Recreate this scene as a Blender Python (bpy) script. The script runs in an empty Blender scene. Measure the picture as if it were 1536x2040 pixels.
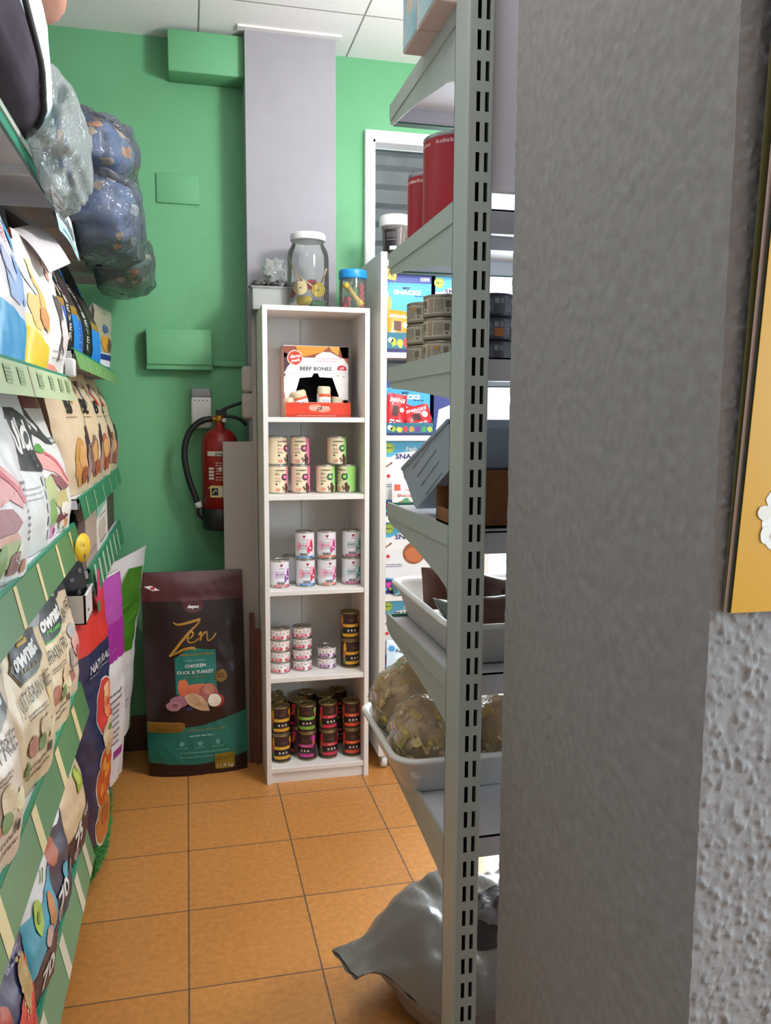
import bpy, bmesh, math, random
from mathutils import Vector, Matrix, noise
from mathutils.geometry import tessellate_polygon
S = bpy.context.scene
COL = S.collection
PI = math.pi
RND = random.Random(11)

# ------------------------------------------------------------------ camera, light, exposure
CAM_F, CAM_YAW, CAM_PITCH, CAM_ROLL, CAM_H = 1654.9, .23392, .11616, .00585, 1.41
def set_camera():
    fw = Vector((math.sin(CAM_YAW)*math.cos(CAM_PITCH), math.cos(CAM_YAW)*math.cos(CAM_PITCH), -math.sin(CAM_PITCH)))
    r0 = Vector((math.cos(CAM_YAW), -math.sin(CAM_YAW), 0)); u0 = r0.cross(fw)
    r = r0*math.cos(CAM_ROLL)+u0*math.sin(CAM_ROLL); u = -r0*math.sin(CAM_ROLL)+u0*math.cos(CAM_ROLL)
    m = Matrix((r, u, -fw)).transposed().to_4x4(); m.translation = (0, 0, CAM_H)
    cd = bpy.data.cameras.new('camera'); cd.sensor_fit = 'HORIZONTAL'; cd.sensor_width = 36
    cd.lens = 36*CAM_F/1536; cd.clip_start = .02
    o = bpy.data.objects.new('camera', cd); COL.objects.link(o); o.matrix_world = m; S.camera = o
set_camera()
S.view_settings.view_transform = 'Standard'; S.view_settings.look = 'None'
S.view_settings.gamma = 1; S.view_settings.use_curve_mapping = False
S.view_settings.exposure = 0.0
W = bpy.data.worlds.new('world'); S.world = W; W.use_nodes = True
W.node_tree.nodes['Background'].inputs[0].default_value = (.85, .92, 1, 1)
W.node_tree.nodes['Background'].inputs[1].default_value = 1.7
def area(name, loc, aim, sx, sy, power, col=(1, 1, 1)):
    l = bpy.data.lights.new(name, 'AREA'); l.shape = 'RECTANGLE'; l.size = sx; l.size_y = sy; l.energy = power; l.color = col
    o = bpy.data.objects.new(name, l); COL.objects.link(o); o.location = loc
    o.rotation_euler = (Vector(aim)-Vector(loc)).to_track_quat('-Z', 'Y').to_euler(); return o
COOL = (.90, .95, 1); NEUT = (1, .98, .96)
def globe(name, loc, r, power, col):
    l = bpy.data.lights.new(name, 'POINT'); l.shadow_soft_size = r; l.energy = power; l.color = col
    o = bpy.data.objects.new(name, l); COL.objects.link(o); o.location = loc; return o
globe('ceiling_lamp', (1.02, 2.05, 2.38), .12, 62, NEUT)
area('aisle_fill_light', (-.05, 1.0, 2.845), (-.05, 1.0, 0), .6, .6, 8, NEUT)  # added fill over the aisle for bookcase and left shelves, no fitting there
area('door_daylight', (1.76, 3.62, 1.25), (1.76, 0, 1.25), 1.06, 2.4, 138, COOL)
area('window_daylight', (2.66, -.25, 1.55), (0, -.1, 1.35), 1.5, 1.2, 92, (.70, .86, 1))

# ------------------------------------------------------------------ materials
def lin(h):
    h = h.lstrip('#'); c = [int(h[i:i+2], 16)/255 for i in (0, 2, 4)]
    return tuple(x/12.92 if x <= .04045 else ((x+.055)/1.055)**2.4 for x in c)
MC = {}
def mat(h, rough=.5, metal=0., spec=.5, name=None):
    k = (h, rough, metal, spec)
    if k in MC: return MC[k]
    m = bpy.data.materials.new(name or 'paint_'+h.lstrip('#')); m.use_nodes = True
    b = m.node_tree.nodes['Principled BSDF']
    b.inputs['Base Color'].default_value = lin(h)+(1,); b.inputs['Roughness'].default_value = rough
    b.inputs['Metallic'].default_value = metal; b.inputs['Specular IOR Level'].default_value = spec
    MC[k] = m; return m
def nodes(m): return m.node_tree.nodes, m.node_tree.links
def bumpy(name, h, rough, scale, strength, dist=.002, h2=None, spec=.5, detail=4, var_scale=None, metal=0):
    m = bpy.data.materials.new(name); m.use_nodes = True; N, L = nodes(m); b = N['Principled BSDF']
    b.inputs['Base Color'].default_value = lin(h)+(1,); b.inputs['Roughness'].default_value = rough
    b.inputs['Specular IOR Level'].default_value = spec; b.inputs['Metallic'].default_value = metal
    tc = N.new('ShaderNodeTexCoord'); nz = N.new('ShaderNodeTexNoise'); nz.inputs['Scale'].default_value = scale; nz.inputs['Detail'].default_value = detail
    L.new(tc.outputs['Object'], nz.inputs['Vector'])
    bp = N.new('ShaderNodeBump'); bp.inputs['Strength'].default_value = strength; bp.inputs['Distance'].default_value = dist
    L.new(nz.outputs['Fac'], bp.inputs['Height']); L.new(bp.outputs['Normal'], b.inputs['Normal'])
    if h2:
        n2 = N.new('ShaderNodeTexNoise'); n2.inputs['Scale'].default_value = var_scale or scale; n2.inputs['Detail'].default_value = 5
        L.new(tc.outputs['Object'], n2.inputs['Vector'])
        r = N.new('ShaderNodeValToRGB'); r.color_ramp.elements[0].position = .38; r.color_ramp.elements[1].position = .64
        r.color_ramp.elements[0].color = lin(h)+(1,); r.color_ramp.elements[1].color = lin(h2)+(1,)
        L.new(n2.outputs['Fac'], r.inputs['Fac']); L.new(r.outputs['Color'], b.inputs['Base Color'])
    return m
def tiled(name, c1, c2, grout, bw, bh, ox, oy, mortar, rough, grain=60, grain_amt=.18, bump=.1):
    m = bpy.data.materials.new(name); m.use_nodes = True; N, L = nodes(m); b = N['Principled BSDF']
    tc = N.new('ShaderNodeTexCoord'); mp = N.new('ShaderNodeMapping'); mp.inputs['Location'].default_value = (-ox, -oy, 0)
    L.new(tc.outputs['Object'], mp.inputs['Vector'])
    br = N.new('ShaderNodeTexBrick'); br.offset = 0; br.squash = 1
    br.inputs['Scale'].default_value = 1; br.inputs['Brick Width'].default_value = bw; br.inputs['Row Height'].default_value = bh
    br.inputs['Mortar Size'].default_value = mortar; br.inputs['Mortar Smooth'].default_value = .3; br.inputs['Bias'].default_value = 0
    br.inputs['Color1'].default_value = lin(c1)+(1,); br.inputs['Color2'].default_value = lin(c2)+(1,); br.inputs['Mortar'].default_value = lin(grout)+(1,)
    L.new(mp.outputs['Vector'], br.inputs['Vector'])
    nz = N.new('ShaderNodeTexNoise'); nz.inputs['Scale'].default_value = grain; nz.inputs['Detail'].default_value = 6; L.new(tc.outputs['Object'], nz.inputs['Vector'])
    mr = N.new('ShaderNodeMapRange'); mr.inputs[1].default_value = .3; mr.inputs[2].default_value = .7; mr.inputs[3].default_value = 1-grain_amt; mr.inputs[4].default_value = 1+grain_amt*.5
    L.new(nz.outputs['Fac'], mr.inputs[0])
    mx = N.new('ShaderNodeMix'); mx.data_type = 'RGBA'; mx.blend_type = 'MULTIPLY'; mx.inputs['Factor'].default_value = 1
    L.new(br.outputs['Color'], mx.inputs['A']); L.new(mr.outputs[0], mx.inputs['B']); L.new(mx.outputs['Result'], b.inputs['Base Color'])
    bp = N.new('ShaderNodeBump'); bp.inputs['Strength'].default_value = bump; bp.inputs['Distance'].default_value = .003; bp.invert = True
    L.new(br.outputs['Fac'], bp.inputs['Height']); L.new(bp.outputs['Normal'], b.inputs['Normal'])
    b.inputs['Roughness'].default_value = rough
    return m
def clear(name, tint, fac=.12, rough=.06, milk=0., milk_col='#ffffff', scale=40, bump=.3):
    """thin transparent film or glass: see-through plus sheen plus optional milky share"""
    m = bpy.data.materials.new(name); m.use_nodes = True; N, L = nodes(m); N.remove(N['Principled BSDF']); out = N['Material Output']
    t = N.new('ShaderNodeBsdfTransparent'); t.inputs[0].default_value = lin(tint)+(1,)
    g = N.new('ShaderNodeBsdfGlossy'); g.inputs['Roughness'].default_value = rough
    lw = N.new('ShaderNodeLayerWeight'); lw.inputs['Blend'].default_value = fac
    tc = N.new('ShaderNodeTexCoord'); nz = N.new('ShaderNodeTexNoise'); nz.inputs['Scale'].default_value = scale; nz.inputs['Distortion'].default_value = 1.6; L.new(tc.outputs['Object'], nz.inputs['Vector'])
    bp = N.new('ShaderNodeBump'); bp.inputs['Strength'].default_value = bump; bp.inputs['Distance'].default_value = .012; L.new(nz.outputs['Fac'], bp.inputs['Height'])
    L.new(bp.outputs['Normal'], g.inputs['Normal']); L.new(bp.outputs['Normal'], lw.inputs['Normal'])
    a = N.new('ShaderNodeMixShader'); L.new(lw.outputs['Fresnel'], a.inputs[0]); L.new(t.outputs[0], a.inputs[1]); L.new(g.outputs[0], a.inputs[2])
    last = a
    if milk:
        d = N.new('ShaderNodeBsdfDiffuse'); d.inputs[0].default_value = lin(milk_col)+(1,)
        c = N.new('ShaderNodeMixShader'); c.inputs[0].default_value = milk; L.new(a.outputs[0], c.inputs[1]); L.new(d.outputs[0], c.inputs[2]); last = c
    L.new(last.outputs[0], out.inputs[0]); return m

# ------------------------------------------------------------------ mesh builder
class MB:
    def __init__(s): s.v = []; s.f = []; s.fm = []; s.sm = []; s.mats = []
    def mi(s, m):
        if m not in s.mats: s.mats.append(m)
        return s.mats.index(m)
    def add(s, vs, fs, m, smooth=False, xf=None):
        o = len(s.v)
        if xf is not None: vs = [xf @ Vector(v) for v in vs]
        s.v += [tuple(v) for v in vs]
        for i, f in enumerate(fs):
            s.f.append(tuple(o+k for k in f)); s.fm.append(s.mi(m[i] if isinstance(m, list) else m)); s.sm.append(smooth)
        return s
    def box(s, x0, y0, z0, x1, y1, z1, m, bev=0., xf=None, seg=2):
        if bev <= 0:
            v = [(x0, y0, z0), (x1, y0, z0), (x1, y1, z0), (x0, y1, z0), (x0, y0, z1), (x1, y0, z1), (x1, y1, z1), (x0, y1, z1)]
            return s.add(v, [(3, 2, 1, 0), (4, 5, 6, 7), (0, 1, 5, 4), (1, 2, 6, 5), (2, 3, 7, 6), (3, 0, 4, 7)], m, False, xf)
        b = bmesh.new(); bmesh.ops.create_cube(b, size=1)
        for v in b.verts: v.co = Vector(((x0+x1)/2+v.co.x*(x1-x0), (y0+y1)/2+v.co.y*(y1-y0), (z0+z1)/2+v.co.z*(z1-z0)))
        bmesh.ops.bevel(b, geom=b.edges[:], offset=bev, segments=seg, affect='EDGES', profile=.5)
        b.verts.index_update(); s.add([v.co[:] for v in b.verts], [[v.index for v in f.verts] for f in b.faces], m, seg > 1, xf); b.free(); return s
    def tube(s, pts, r, m, n=8, cap=True, smooth=True, xf=None):
        pts = [Vector(p) for p in pts]; k = len(pts); rr = r if isinstance(r, (list, tuple)) else [r]*k
        vs = []; up = None
        for i, p in enumerate(pts):
            t = (pts[min(i+1, k-1)]-pts[max(i-1, 0)]).normalized()
            if up is None: up = t.orthogonal().normalized()
            up = (up-t*up.dot(t)).normalized(); w = t.cross(up)
            for j in range(n):
                a = 2*PI*j/n; vs.append(p+(up*math.cos(a)+w*math.sin(a))*rr[i])
        fs = [(i*n+j, i*n+(j+1) % n, (i+1)*n+(j+1) % n, (i+1)*n+j) for i in range(k-1) for j in range(n)]
        if cap: fs += [tuple(range(n))[::-1], tuple((k-1)*n+j for j in range(n))]
        return s.add(vs, fs, m, smooth, xf)
    def lathe(s, prof, m, n=28, c=(0, 0, 0), smooth=True, xf=None):
        vs = []; fs = []; ms = []
        for (r, z) in prof:
            for j in range(n):
                a = 2*PI*j/n; vs.append((c[0]+r*math.cos(a), c[1]+r*math.sin(a), c[2]+z))
        for i in range(len(prof)-1):
            for j in range(n): fs.append((i*n+j, i*n+(j+1) % n, (i+1)*n+(j+1) % n, (i+1)*n+j)); ms.append(m[i] if isinstance(m, list) else m)
        return s.add(vs, fs, ms, smooth, xf)
    def grid(s, P, us, vs, m, smooth=True, closed=False, xf=None):
        V = [P(u, v) for v in vs for u in us]; n = len(us); fs = []; ms = []
        for j in range(len(vs)-1):
            mm = m((vs[j]+vs[j+1])/2) if callable(m) else m
            for i in range(n-1): fs.append((j*n+i, j*n+i+1, (j+1)*n+i+1, (j+1)*n+i)); ms.append(mm)
            if closed: fs.append((j*n+n-1, j*n, (j+1)*n, (j+1)*n+n-1)); ms.append(mm)
        return s.add(V, fs, ms, smooth, xf)
    def prism(s, poly, a, b, m, axis='X', xf=None):
        """polygon extruded along an axis; poly coords are the two other axes in order"""
        def p3(q, h): return {'X': (h, q[0], q[1]), 'Y': (q[0], h, q[1]), 'Z': (q[0], q[1], h)}[axis]
        n = len(poly); vs = [p3(q, a) for q in poly]+[p3(q, b) for q in poly]
        tr = tessellate_polygon([[Vector((q[0], q[1], 0)) for q in poly]])
        fs = [tuple(t) for t in tr]+[tuple(n+k for k in t) for t in tr]+[(i, (i+1) % n, n+(i+1) % n, n+i) for i in range(n)]
        return s.add(vs, fs, m, False, xf)
    def blob(s, c, r, m, amp=.15, freq=1.5, seed=0, nu=16, nv=10, xf=None):
        c = Vector(c); r = (r, r, r) if isinstance(r, (int, float)) else r
        def P(u, v):
            d = Vector((math.cos(u)*math.sin(v), math.sin(u)*math.sin(v), math.cos(v)))
            k = 1+amp*noise.noise(d*freq+Vector((seed*3.1, seed*1.7, 0)))*2
            return (c.x+d.x*r[0]*k, c.y+d.y*r[1]*k, c.z+d.z*r[2]*k)
        return s.grid(P, [2*PI*i/nu for i in range(nu)], [PI*(.02+.96*j/nv) for j in range(nv+1)], m, True, True, xf)
    def build(s, name, parent=None, loc=(0, 0, 0), rot=(0, 0, 0)):
        me = bpy.data.meshes.new(name); me.from_pydata(s.v, [], s.f)
        for m in s.mats: me.materials.append(m)
        me.polygons.foreach_set('material_index', s.fm); me.polygons.foreach_set('use_smooth', s.sm); me.update()
        o = bpy.data.objects.new(name, me); COL.objects.link(o); o.location = loc; o.rotation_euler = rot
        if parent: o.parent = parent
        return o

def tag(o, label, cat, group=None, kind=None):
    o['label'] = label; o['category'] = cat
    if group: o['group'] = group
    if kind: o['kind'] = kind
    return o
def struct(mb, name, label=None):
    o = mb.build(name); o['kind'] = 'structure'
    if label: o['label'] = label
    return o
def thing(name, label, cat, loc=(0, 0, 0), rz=0, group=None, rot=None):
    o = bpy.data.objects.new(name, None); COL.objects.link(o); o.location = loc; o.rotation_euler = rot or (0, 0, rz); o.empty_display_size = .05
    return tag(o, label, cat, group)
def dup(root, loc, rz, label, group=None):
    r = root.copy(); COL.objects.link(r); r.location = loc; r.rotation_euler = (0, 0, rz); r['label'] = label
    if group: r['group'] = group
    for ch in list(root.children):
        c = ch.copy(); COL.objects.link(c); c.parent = r
        for g in ch.children:
            d = g.copy(); COL.objects.link(d); d.parent = c
    return r

# ------------------------------------------------------------------ printing on surfaces
TXT = {}
def text_mesh(s, bold=.0, shear=0.):
    k = (s, bold, shear)
    if k in TXT: return TXT[k]
    cu = bpy.data.curves.new('lettering', 'FONT'); cu.body = s; cu.size = 1; cu.resolution_u = 2; cu.offset = bold; cu.shear = shear
    o = bpy.data.objects.new('lettering', cu); COL.objects.link(o)
    me = o.to_mesh(); vs = [v.co.copy() for v in me.vertices]; fs = [tuple(p.vertices) for p in me.polygons]; o.to_mesh_clear()
    bpy.data.objects.remove(o); bpy.data.curves.remove(cu)
    xs = [v.x for v in vs] or [0, 1]; ys = [v.y for v in vs] or [0, 1]
    TXT[k] = (vs, fs, min(xs), max(xs), min(ys), max(ys)); return TXT[k]
class Dec:
    """flat shapes in surface metres (x, z), laid on surface P just proud of it"""
    def __init__(s, mb, P, h=.03, eps=.0006): s.mb = mb; s.P = P; s.h = h; s.eps = eps
    def pt(s, x, z, lvl):
        e = .002; p = Vector(s.P(x, z)); a = Vector(s.P(x+e, z))-Vector(s.P(x-e, z)); b = Vector(s.P(x, z+e))-Vector(s.P(x, z-e))
        n = a.cross(b)
        if n.length < 1e-12: n = Vector((0, -1, 0))
        return p+n.normalized()*s.eps*lvl
    def tris(s, vs, fs, m, lvl):
        vs = [tuple(v) for v in vs]; idx = {v: i for i, v in enumerate(vs)}; out = []; st = []
        for f in fs:
            for k in range(1, len(f)-1): st.append((vs[f[0]], vs[f[k]], vs[f[k+1]]))
        while st:
            a, b, c = st.pop()
            L = [math.dist(a, b), math.dist(b, c), math.dist(c, a)]; k = L.index(max(L))
            if L[k] <= s.h: out.append((a, b, c)); continue
            a, b, c = [(a, b, c), (b, c, a), (c, a, b)][k]
            q = ((a[0]+b[0])/2, (a[1]+b[1])/2); st += [(a, q, c), (q, b, c)]
        ix = {}; V = []; F = []
        for t in out:
            f = []
            for p in t:
                if p not in ix: ix[p] = len(V); V.append(s.pt(p[0], p[1], lvl))
                f.append(ix[p])
            F.append(tuple(f))
        s.mb.add(V, F, m, True)
    def poly(s, pts, m, lvl=1):
        tr = tessellate_polygon([[Vector((p[0], p[1], 0)) for p in pts]]); s.tris([(p[0], p[1]) for p in pts], [tuple(t) for t in tr], m, lvl)
    def rect(s, x0, z0, x1, z1, m, lvl=1): s.tris([(x0, z0), (x1, z0), (x1, z1), (x0, z1)], [(0, 1, 2, 3)], m, lvl)
    def ell(s, cx, cz, rx, rz, m, lvl=1, n=18, rot=0.):
        c, q = math.cos(rot), math.sin(rot)
        s.poly([(cx+rx*math.cos(a)*c-rz*math.sin(a)*q, cz+rx*math.cos(a)*q+rz*math.sin(a)*c) for a in [2*PI*i/n for i in range(n)]], m, lvl)
    def lump(s, cx, cz, rx, rz, m, lvl=1, seed=0, amp=.3, n=22):
        s.poly([(cx+rx*math.cos(a)*(1+amp*noise.noise(Vector((math.cos(a)*1.3, math.sin(a)*1.3, seed*2.7)))), cz+rz*math.sin(a)*(1+amp*noise.noise(Vector((math.cos(a)*1.3, math.sin(a)*1.3, seed*2.7+9))))) for a in [2*PI*i/n for i in range(n)]], m, lvl)
    def text(s, t, cx, cz, h, m, lvl=2, width=None, bold=.0, shear=0., align='C', rot=0.):
        vs, fs, x0, x1, y0, y1 = text_mesh(t, bold, shear)
        k = h/.72; kx = k if not width else width/(x1-x0)
        ax = {'C': (x0+x1)/2, 'L': x0, 'R': x1}[align]; c, q = math.cos(rot), math.sin(rot)
        V = []
        for v in vs:
            a, b = (v.x-ax)*kx, (v.y-.36)*k
            V.append((cx+a*c-b*q, cz+a*q+b*c))
        hh = s.h; s.h = max(hh, .02); s.tris(V, fs, m, lvl); s.h = hh
    def stroke(s, pts, w, m, lvl=2):
        n = len(pts); ws = w if isinstance(w, (list, tuple)) else [w]*n; Lp = []; Rp = []
        for i in range(n):
            a = pts[max(i-1, 0)]; b = pts[min(i+1, n-1)]; d = Vector((b[0]-a[0], b[1]-a[1]))
            d = d.normalized() if d.length else Vector((1, 0)); nn = (-d.y, d.x)
            Lp.append((pts[i][0]+nn[0]*ws[i]/2, pts[i][1]+nn[1]*ws[i]/2)); Rp.append((pts[i][0]-nn[0]*ws[i]/2, pts[i][1]-nn[1]*ws[i]/2))
        s.tris(Lp+Rp, [(n+i, n+i+1, i+1, i) for i in range(n-1)], m, lvl)
    def lines(s, x0, x1, zs, h, m, lvl=2, seed=1, gap=.0):
        """rows of small illegible print"""
        r = random.Random(seed)
        for z in zs:
            x = x0; e = x1-gap*r.random()*(x1-x0)
            while x < e:
                w = h*r.uniform(1.5, 4); s.rect(x, z-h/2, min(x+w, e), z+h/2, m, lvl); x += w+h*.8
def curve(pts, n=8):
    """smooth polyline through 2-D or 3-D points (Catmull-Rom)"""
    P = [Vector(p) for p in pts]; P = [P[0]*2-P[1]]+P+[P[-1]*2-P[-2]]; out = []
    for i in range(1, len(P)-2):
        for k in range(n):
            t = k/n; a, b, c, d = P[i-1], P[i], P[i+1], P[i+2]
            out.append(.5*((2*b)+(c-a)*t+(2*a-5*b+4*c-d)*t*t+(3*b-a-3*c+d)*t**3))
    return [tuple(q) for q in out]+[tuple(P[-2])]
def linsp(a, b, n): return [a+(b-a)*i/n for i in range(n+1)]

# ------------------------------------------------------------------ a filled bag (front faces local -Y, base at z = 0)
def bag(name, label, cat, loc, rz, Wd, H, D, base, art=None, side=None, bands=(), lean=0., seed=0, group=None, wr=.004, edge=.35, topw=1.0, full=3.0, tilt=0., rot=None, taper=1., part='bag_body', finish=None, pexp=2.6):
    base = mat(base, finish or .38) if isinstance(base, str) else base; side = (mat(side, finish or .38) if isinstance(side, str) else side) or base
    def th(t): return D*((1-max(0, min(1, t))**full)*(.80+.20*math.sin(PI*min(1, max(0, t)*1.5)))*(1-.0*t))+.004
    def ctr(t): return lean*t*t
    def P(x, z, sgn=-1):
        t = z/H; tc = max(0, min(1, t)); u = max(-1, min(1, x/(Wd/2)))
        k = edge+(1-edge)*(1-abs(u)**pexp)
        d = th(tc)/2*k
        w = wr*(noise.noise(Vector((x*11, z*8, seed*5.3)))+.7*noise.noise(Vector((x*5, z*32, seed*2.1)))*(.3+tc)+.5*noise.noise(Vector((x*40+z*22, z*14, seed))))*min(1, 3*(1-tc)+.25)*(1 if sgn < 0 else .5)
        return (u*Wd/2*(1+(topw-1)*tc)+tilt*tc, ctr(tc)+sgn*(d+w), z)
    zs = sorted(set([round(z, 4) for z in linsp(0, H, 44)]+[round(b[0], 4) for b in bands]+[round(b[1], 4) for b in bands]))
    zs = [z for z in zs if 0 <= z <= H]
    def rowm(dflt):
        def f(z):
            for b in bands:
                if b[0] <= z <= b[1]: return mat(b[2], finish or .38) if isinstance(b[2], str) else b[2]
            return dflt
        return f
    g = MB(); us = linsp(-Wd/2, Wd/2, 30)
    g.grid(lambda u, v: P(u, v, -1), us, zs, rowm(base)); g.grid(lambda u, v: P(-u, v, 1), us, zs, rowm(base))
    for sg in (-1, 1):
        def Q(k, z):
            a = Vector(P(sg*Wd/2, z, -1)); b = Vector(P(sg*Wd/2, z, 1)); p = a.lerp(b, k); p.x -= sg*math.sin(k*PI)*th(z/H)*.16*(z/H); return p
        g.grid(Q, [0, .25, .5, .75, 1] if sg > 0 else [1, .75, .5, .25, 0], zs, rowm(side))
    lo = [P(u, 0, -1) for u in us]+[P(u, 0, 1) for u in reversed(us)]
    g.add(lo, [tuple(range(len(lo)))[::-1]], rowm(base)(.001))
    if art: art(Dec(g, lambda x, z: P(x, z, -1), .02, .0009), Wd, H)
    if rot is None: rot = (0, 0, rz)
    root = g.build(name, None, loc, rot)
    return tag(root, label, cat, group)

# ------------------------------------------------------------------ the room
GREEN = bumpy('green_wall_paint', '#67a87a', .55, 240, .25, .002, '#6cad7f', spec=.3, var_scale=3)
GREYWALL = bumpy('grey_column_paint', '#98969c', .6, 260, .35, .002, '#9c9aa0', spec=.3, var_scale=4)
WHITEP = mat('#e6e4e2', .5); WHITE = mat('#eceae6', .35); BLACK = mat('#0c0c0d', .5)
TILE = tiled('orange_floor_tiles', '#cb8c4a', '#c38444', '#6a5242', .3325, .3355, -.0245, -.055, .0026, .34, 55)
CEIL = tiled('ceiling_tiles', '#f0efee', '#edecec', '#8d8b88', .590, .5925, .073, .195, .004, .8, 140, .06, bump=.2)
g = MB(); g.box(-.85, -2.55, -.1, 2.7, 3.7, 0, TILE); struct(g, 'floor', 'orange square floor tiles with thin dark joints')
g = MB(); g.box(-.85, -2.55, 2.86, 2.7, 3.7, 2.96, CEIL); struct(g, 'ceiling', 'white suspended ceiling tiles')
g = MB()
g.box(-.85, 3.52, 0, .738, 3.7, 2.86, GREEN); g.box(.738, 3.52, 2.576, 2.30, 3.7, 2.86, GREEN); g.box(.738, 3.52, 0, 1.20, 3.7, .85, GREEN); g.box(2.30, 3.52, 0, 2.7, 3.7, 2.86, GREEN)
struct(g, 'wall_back', 'green painted back wall')
g = MB(); g.box(-.95, -2.55, 0, -.85, 3.7, 2.86, GREYWALL); struct(g, 'wall_left')
g = MB(); g.box(2.7, -2.55, 0, 2.8, -1.1, 2.86, GREYWALL); g.box(2.7, .6, 0, 2.8, 3.7, 2.86, GREYWALL); g.box(2.7, -1.1, 0, 2.8, .6, .9, GREYWALL); g.box(2.7, -1.1, 2.2, 2.8, .6, 2.86, GREYWALL); struct(g, 'wall_right')
g = MB(); g.box(-.95, -2.65, 0, 2.8, -2.55, 2.86, mat('#cfcac2', .7)); struct(g, 'wall_front')
g = MB(); g.box(-.84, 3.505, 0, .24, 3.522, .15, mat('#4a2c20', .4)); struct(g, 'baseboard_back', 'dark brown skirting tile')
g = MB(); g.box(.242, 3.362, 0, .592, 3.52, 2.86, GREYWALL); struct(g, 'wall_column', 'grey plastered column in front of the green wall')
g = MB(); g.box(.215, 3.335, 2.852, .61, 3.372, 2.862, WHITEP); struct(g, 'trim_1', 'white trim where the column meets the ceiling')
g = MB(); g.box(-.041, 3.40, 2.695, .242, 3.52, 2.845, GREEN, .004); struct(g, 'trim_2', 'green boxed duct beside the column under the ceiling')
# window with shutter, then the bright glazed shop door
FRAME = mat('#f2f2f2', .35); SLAT = bumpy('grey_shutter_slats', '#56565a', .5, 60, .3, .002, '#636367', var_scale=14)
g = MB()
g.box(.738, 3.49, .85, .772, 3.60, 2.576, FRAME, .003); g.box(1.166, 3.49, .85, 1.20, 3.60, 2.576, FRAME, .003); g.box(.772, 3.49, 2.541, 1.166, 3.60, 2.576, FRAME, .003); g.box(.772, 3.49, .85, 1.166, 3.60, .885, FRAME, .003)
g.box(.772, 3.50, .885, .782, 3.58, 2.541, FRAME); g.box(.772, 3.50, 2.531, 1.166, 3.58, 2.541, FRAME)
w1 = struct(g, 'window_1', 'white framed window with a grey shutter behind it')
g = MB()
for k in range(21):
    z = .89+k*.0785; g.prism([(3.612, z), (3.602, z+.012), (3.602, z+.066), (3.612, z+.0775), (3.62, z+.0775), (3.62, z)], .77, 1.17, SLAT)
g.build('shutter', w1)
for k, z in enumerate((2.30, 2.16, 2.06)):
    q = MB(); q.lathe([(0, .004), (.004, .003), (.005, 0)], FRAME, 10, xf=Matrix.Translation((.79, 3.598, z-.4)) @ Matrix.Rotation(PI/2, 4, 'X')); q.build('screw_cap', w1)
g = MB(); g.box(.782, 3.585, .885, 1.166, 3.589, 2.531, clear('window_glass', '#f2f6f6', .25, .02, bump=0)); g.build('pane', w1)
g = MB(); g.box(1.202, 3.50, 0, 1.235, 3.60, 2.576, FRAME, .003); g.box(2.262, 3.50, 0, 2.30, 3.60, 2.576, FRAME, .003); g.box(1.235, 3.50, 2.40, 2.262, 3.60, 2.576, FRAME, .003); g.box(1.235, 3.51, .0, 2.262, 3.58, .09, FRAME, .003)
d1 = struct(g, 'door_1', 'white framed glass shop door full of daylight')
g = MB(); g.box(1.235, 3.55, .09, 2.262, 3.556, 2.40, clear('door_glass', '#f6fafa', .15, .02, bump=0)); g.build('pane', d1)
g = MB(); g.box(2.69, -1.1, .9, 2.76, -1.05, 2.2, FRAME); g.box(2.69, .55, .9, 2.76, .6, 2.2, FRAME); g.box(2.69, -1.05, .9, 2.76, .55, .95, FRAME); g.box(2.69, -1.05, 2.15, 2.76, .55, 2.2, FRAME); struct(g, 'window_2')

# flush things on the green wall
def wall_thing(name, label, cat, build):
    mb = MB(); build(mb); return tag(mb.build(name), label, cat)
wall_thing('cover_plate', 'flat green painted cover plate, upper of the two rectangles on the green wall', 'cover plate',
           lambda q: q.box(-.098, 3.512, 2.238, .068, 3.523, 2.352, GREEN, .003))
jb = thing('junction_box', 'raised green painted electrical box on the wall above the white dispenser', 'electrical box', (0, 0, 0))
q = MB(); q.box(-.153, 3.468, 1.585, .106, 3.521, 1.745, GREEN, .004); q.build('box_body', jb)
q = MB(); q.box(-.150, 3.461, 1.605, .103, 3.469, 1.728, GREEN, .003); q.build('box_lid', jb)
wall_thing('cable_conduit', 'thin green painted conduit running from the box to the column', 'conduit',
           lambda q: q.box(.107, 3.50, 1.603, .244, 3.522, 1.625, GREEN, .003))
sd = thing('soap_dispenser', 'small white wall dispenser with grey top above the extinguisher', 'dispenser', (0, 0, 0))
q = MB(); q.box(.018, 3.462, 1.352, .098, 3.521, 1.478, mat('#d9d9d6', .35), .008); q.build('dispenser_body', sd)
q = MB(); q.box(.018, 3.464, 1.474, .098, 3.521, 1.514, mat('#8f9092', .35), .008); q.build('dispenser_cap', sd)['label'] = 'grey cap'
q = MB()
for k in range(4): q.box(.030+k*.016, 3.4605, 1.462, .036+k*.016, 3.463, 1.467, mat('#8c8c8c'))
dd = Dec(q, lambda x, z: (x, 3.462, z)); dd.text('tork', .062, 1.372, .008, mat('#202020'), 1, bold=.03); q.build('dispenser_marks', sd)
for k, (x, z) in enumerate(((-.075, 1.497), (-.10, 1.483), (-.072, 1.462), (-.088, 1.475))):
    q = MB(); q.lathe([(0, 0), (.004, .0), (.0045, .003)], mat('#10301a', .8), 8, xf=Matrix.Translation((x, 3.5215, z)) @ Matrix.Rotation(PI/2, 4, 'X'))
    tag(q.build('wall_plug'), 'dark plug hole in the green wall left of the dispenser', 'wall plug', 'plug holes in the green wall')
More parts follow.
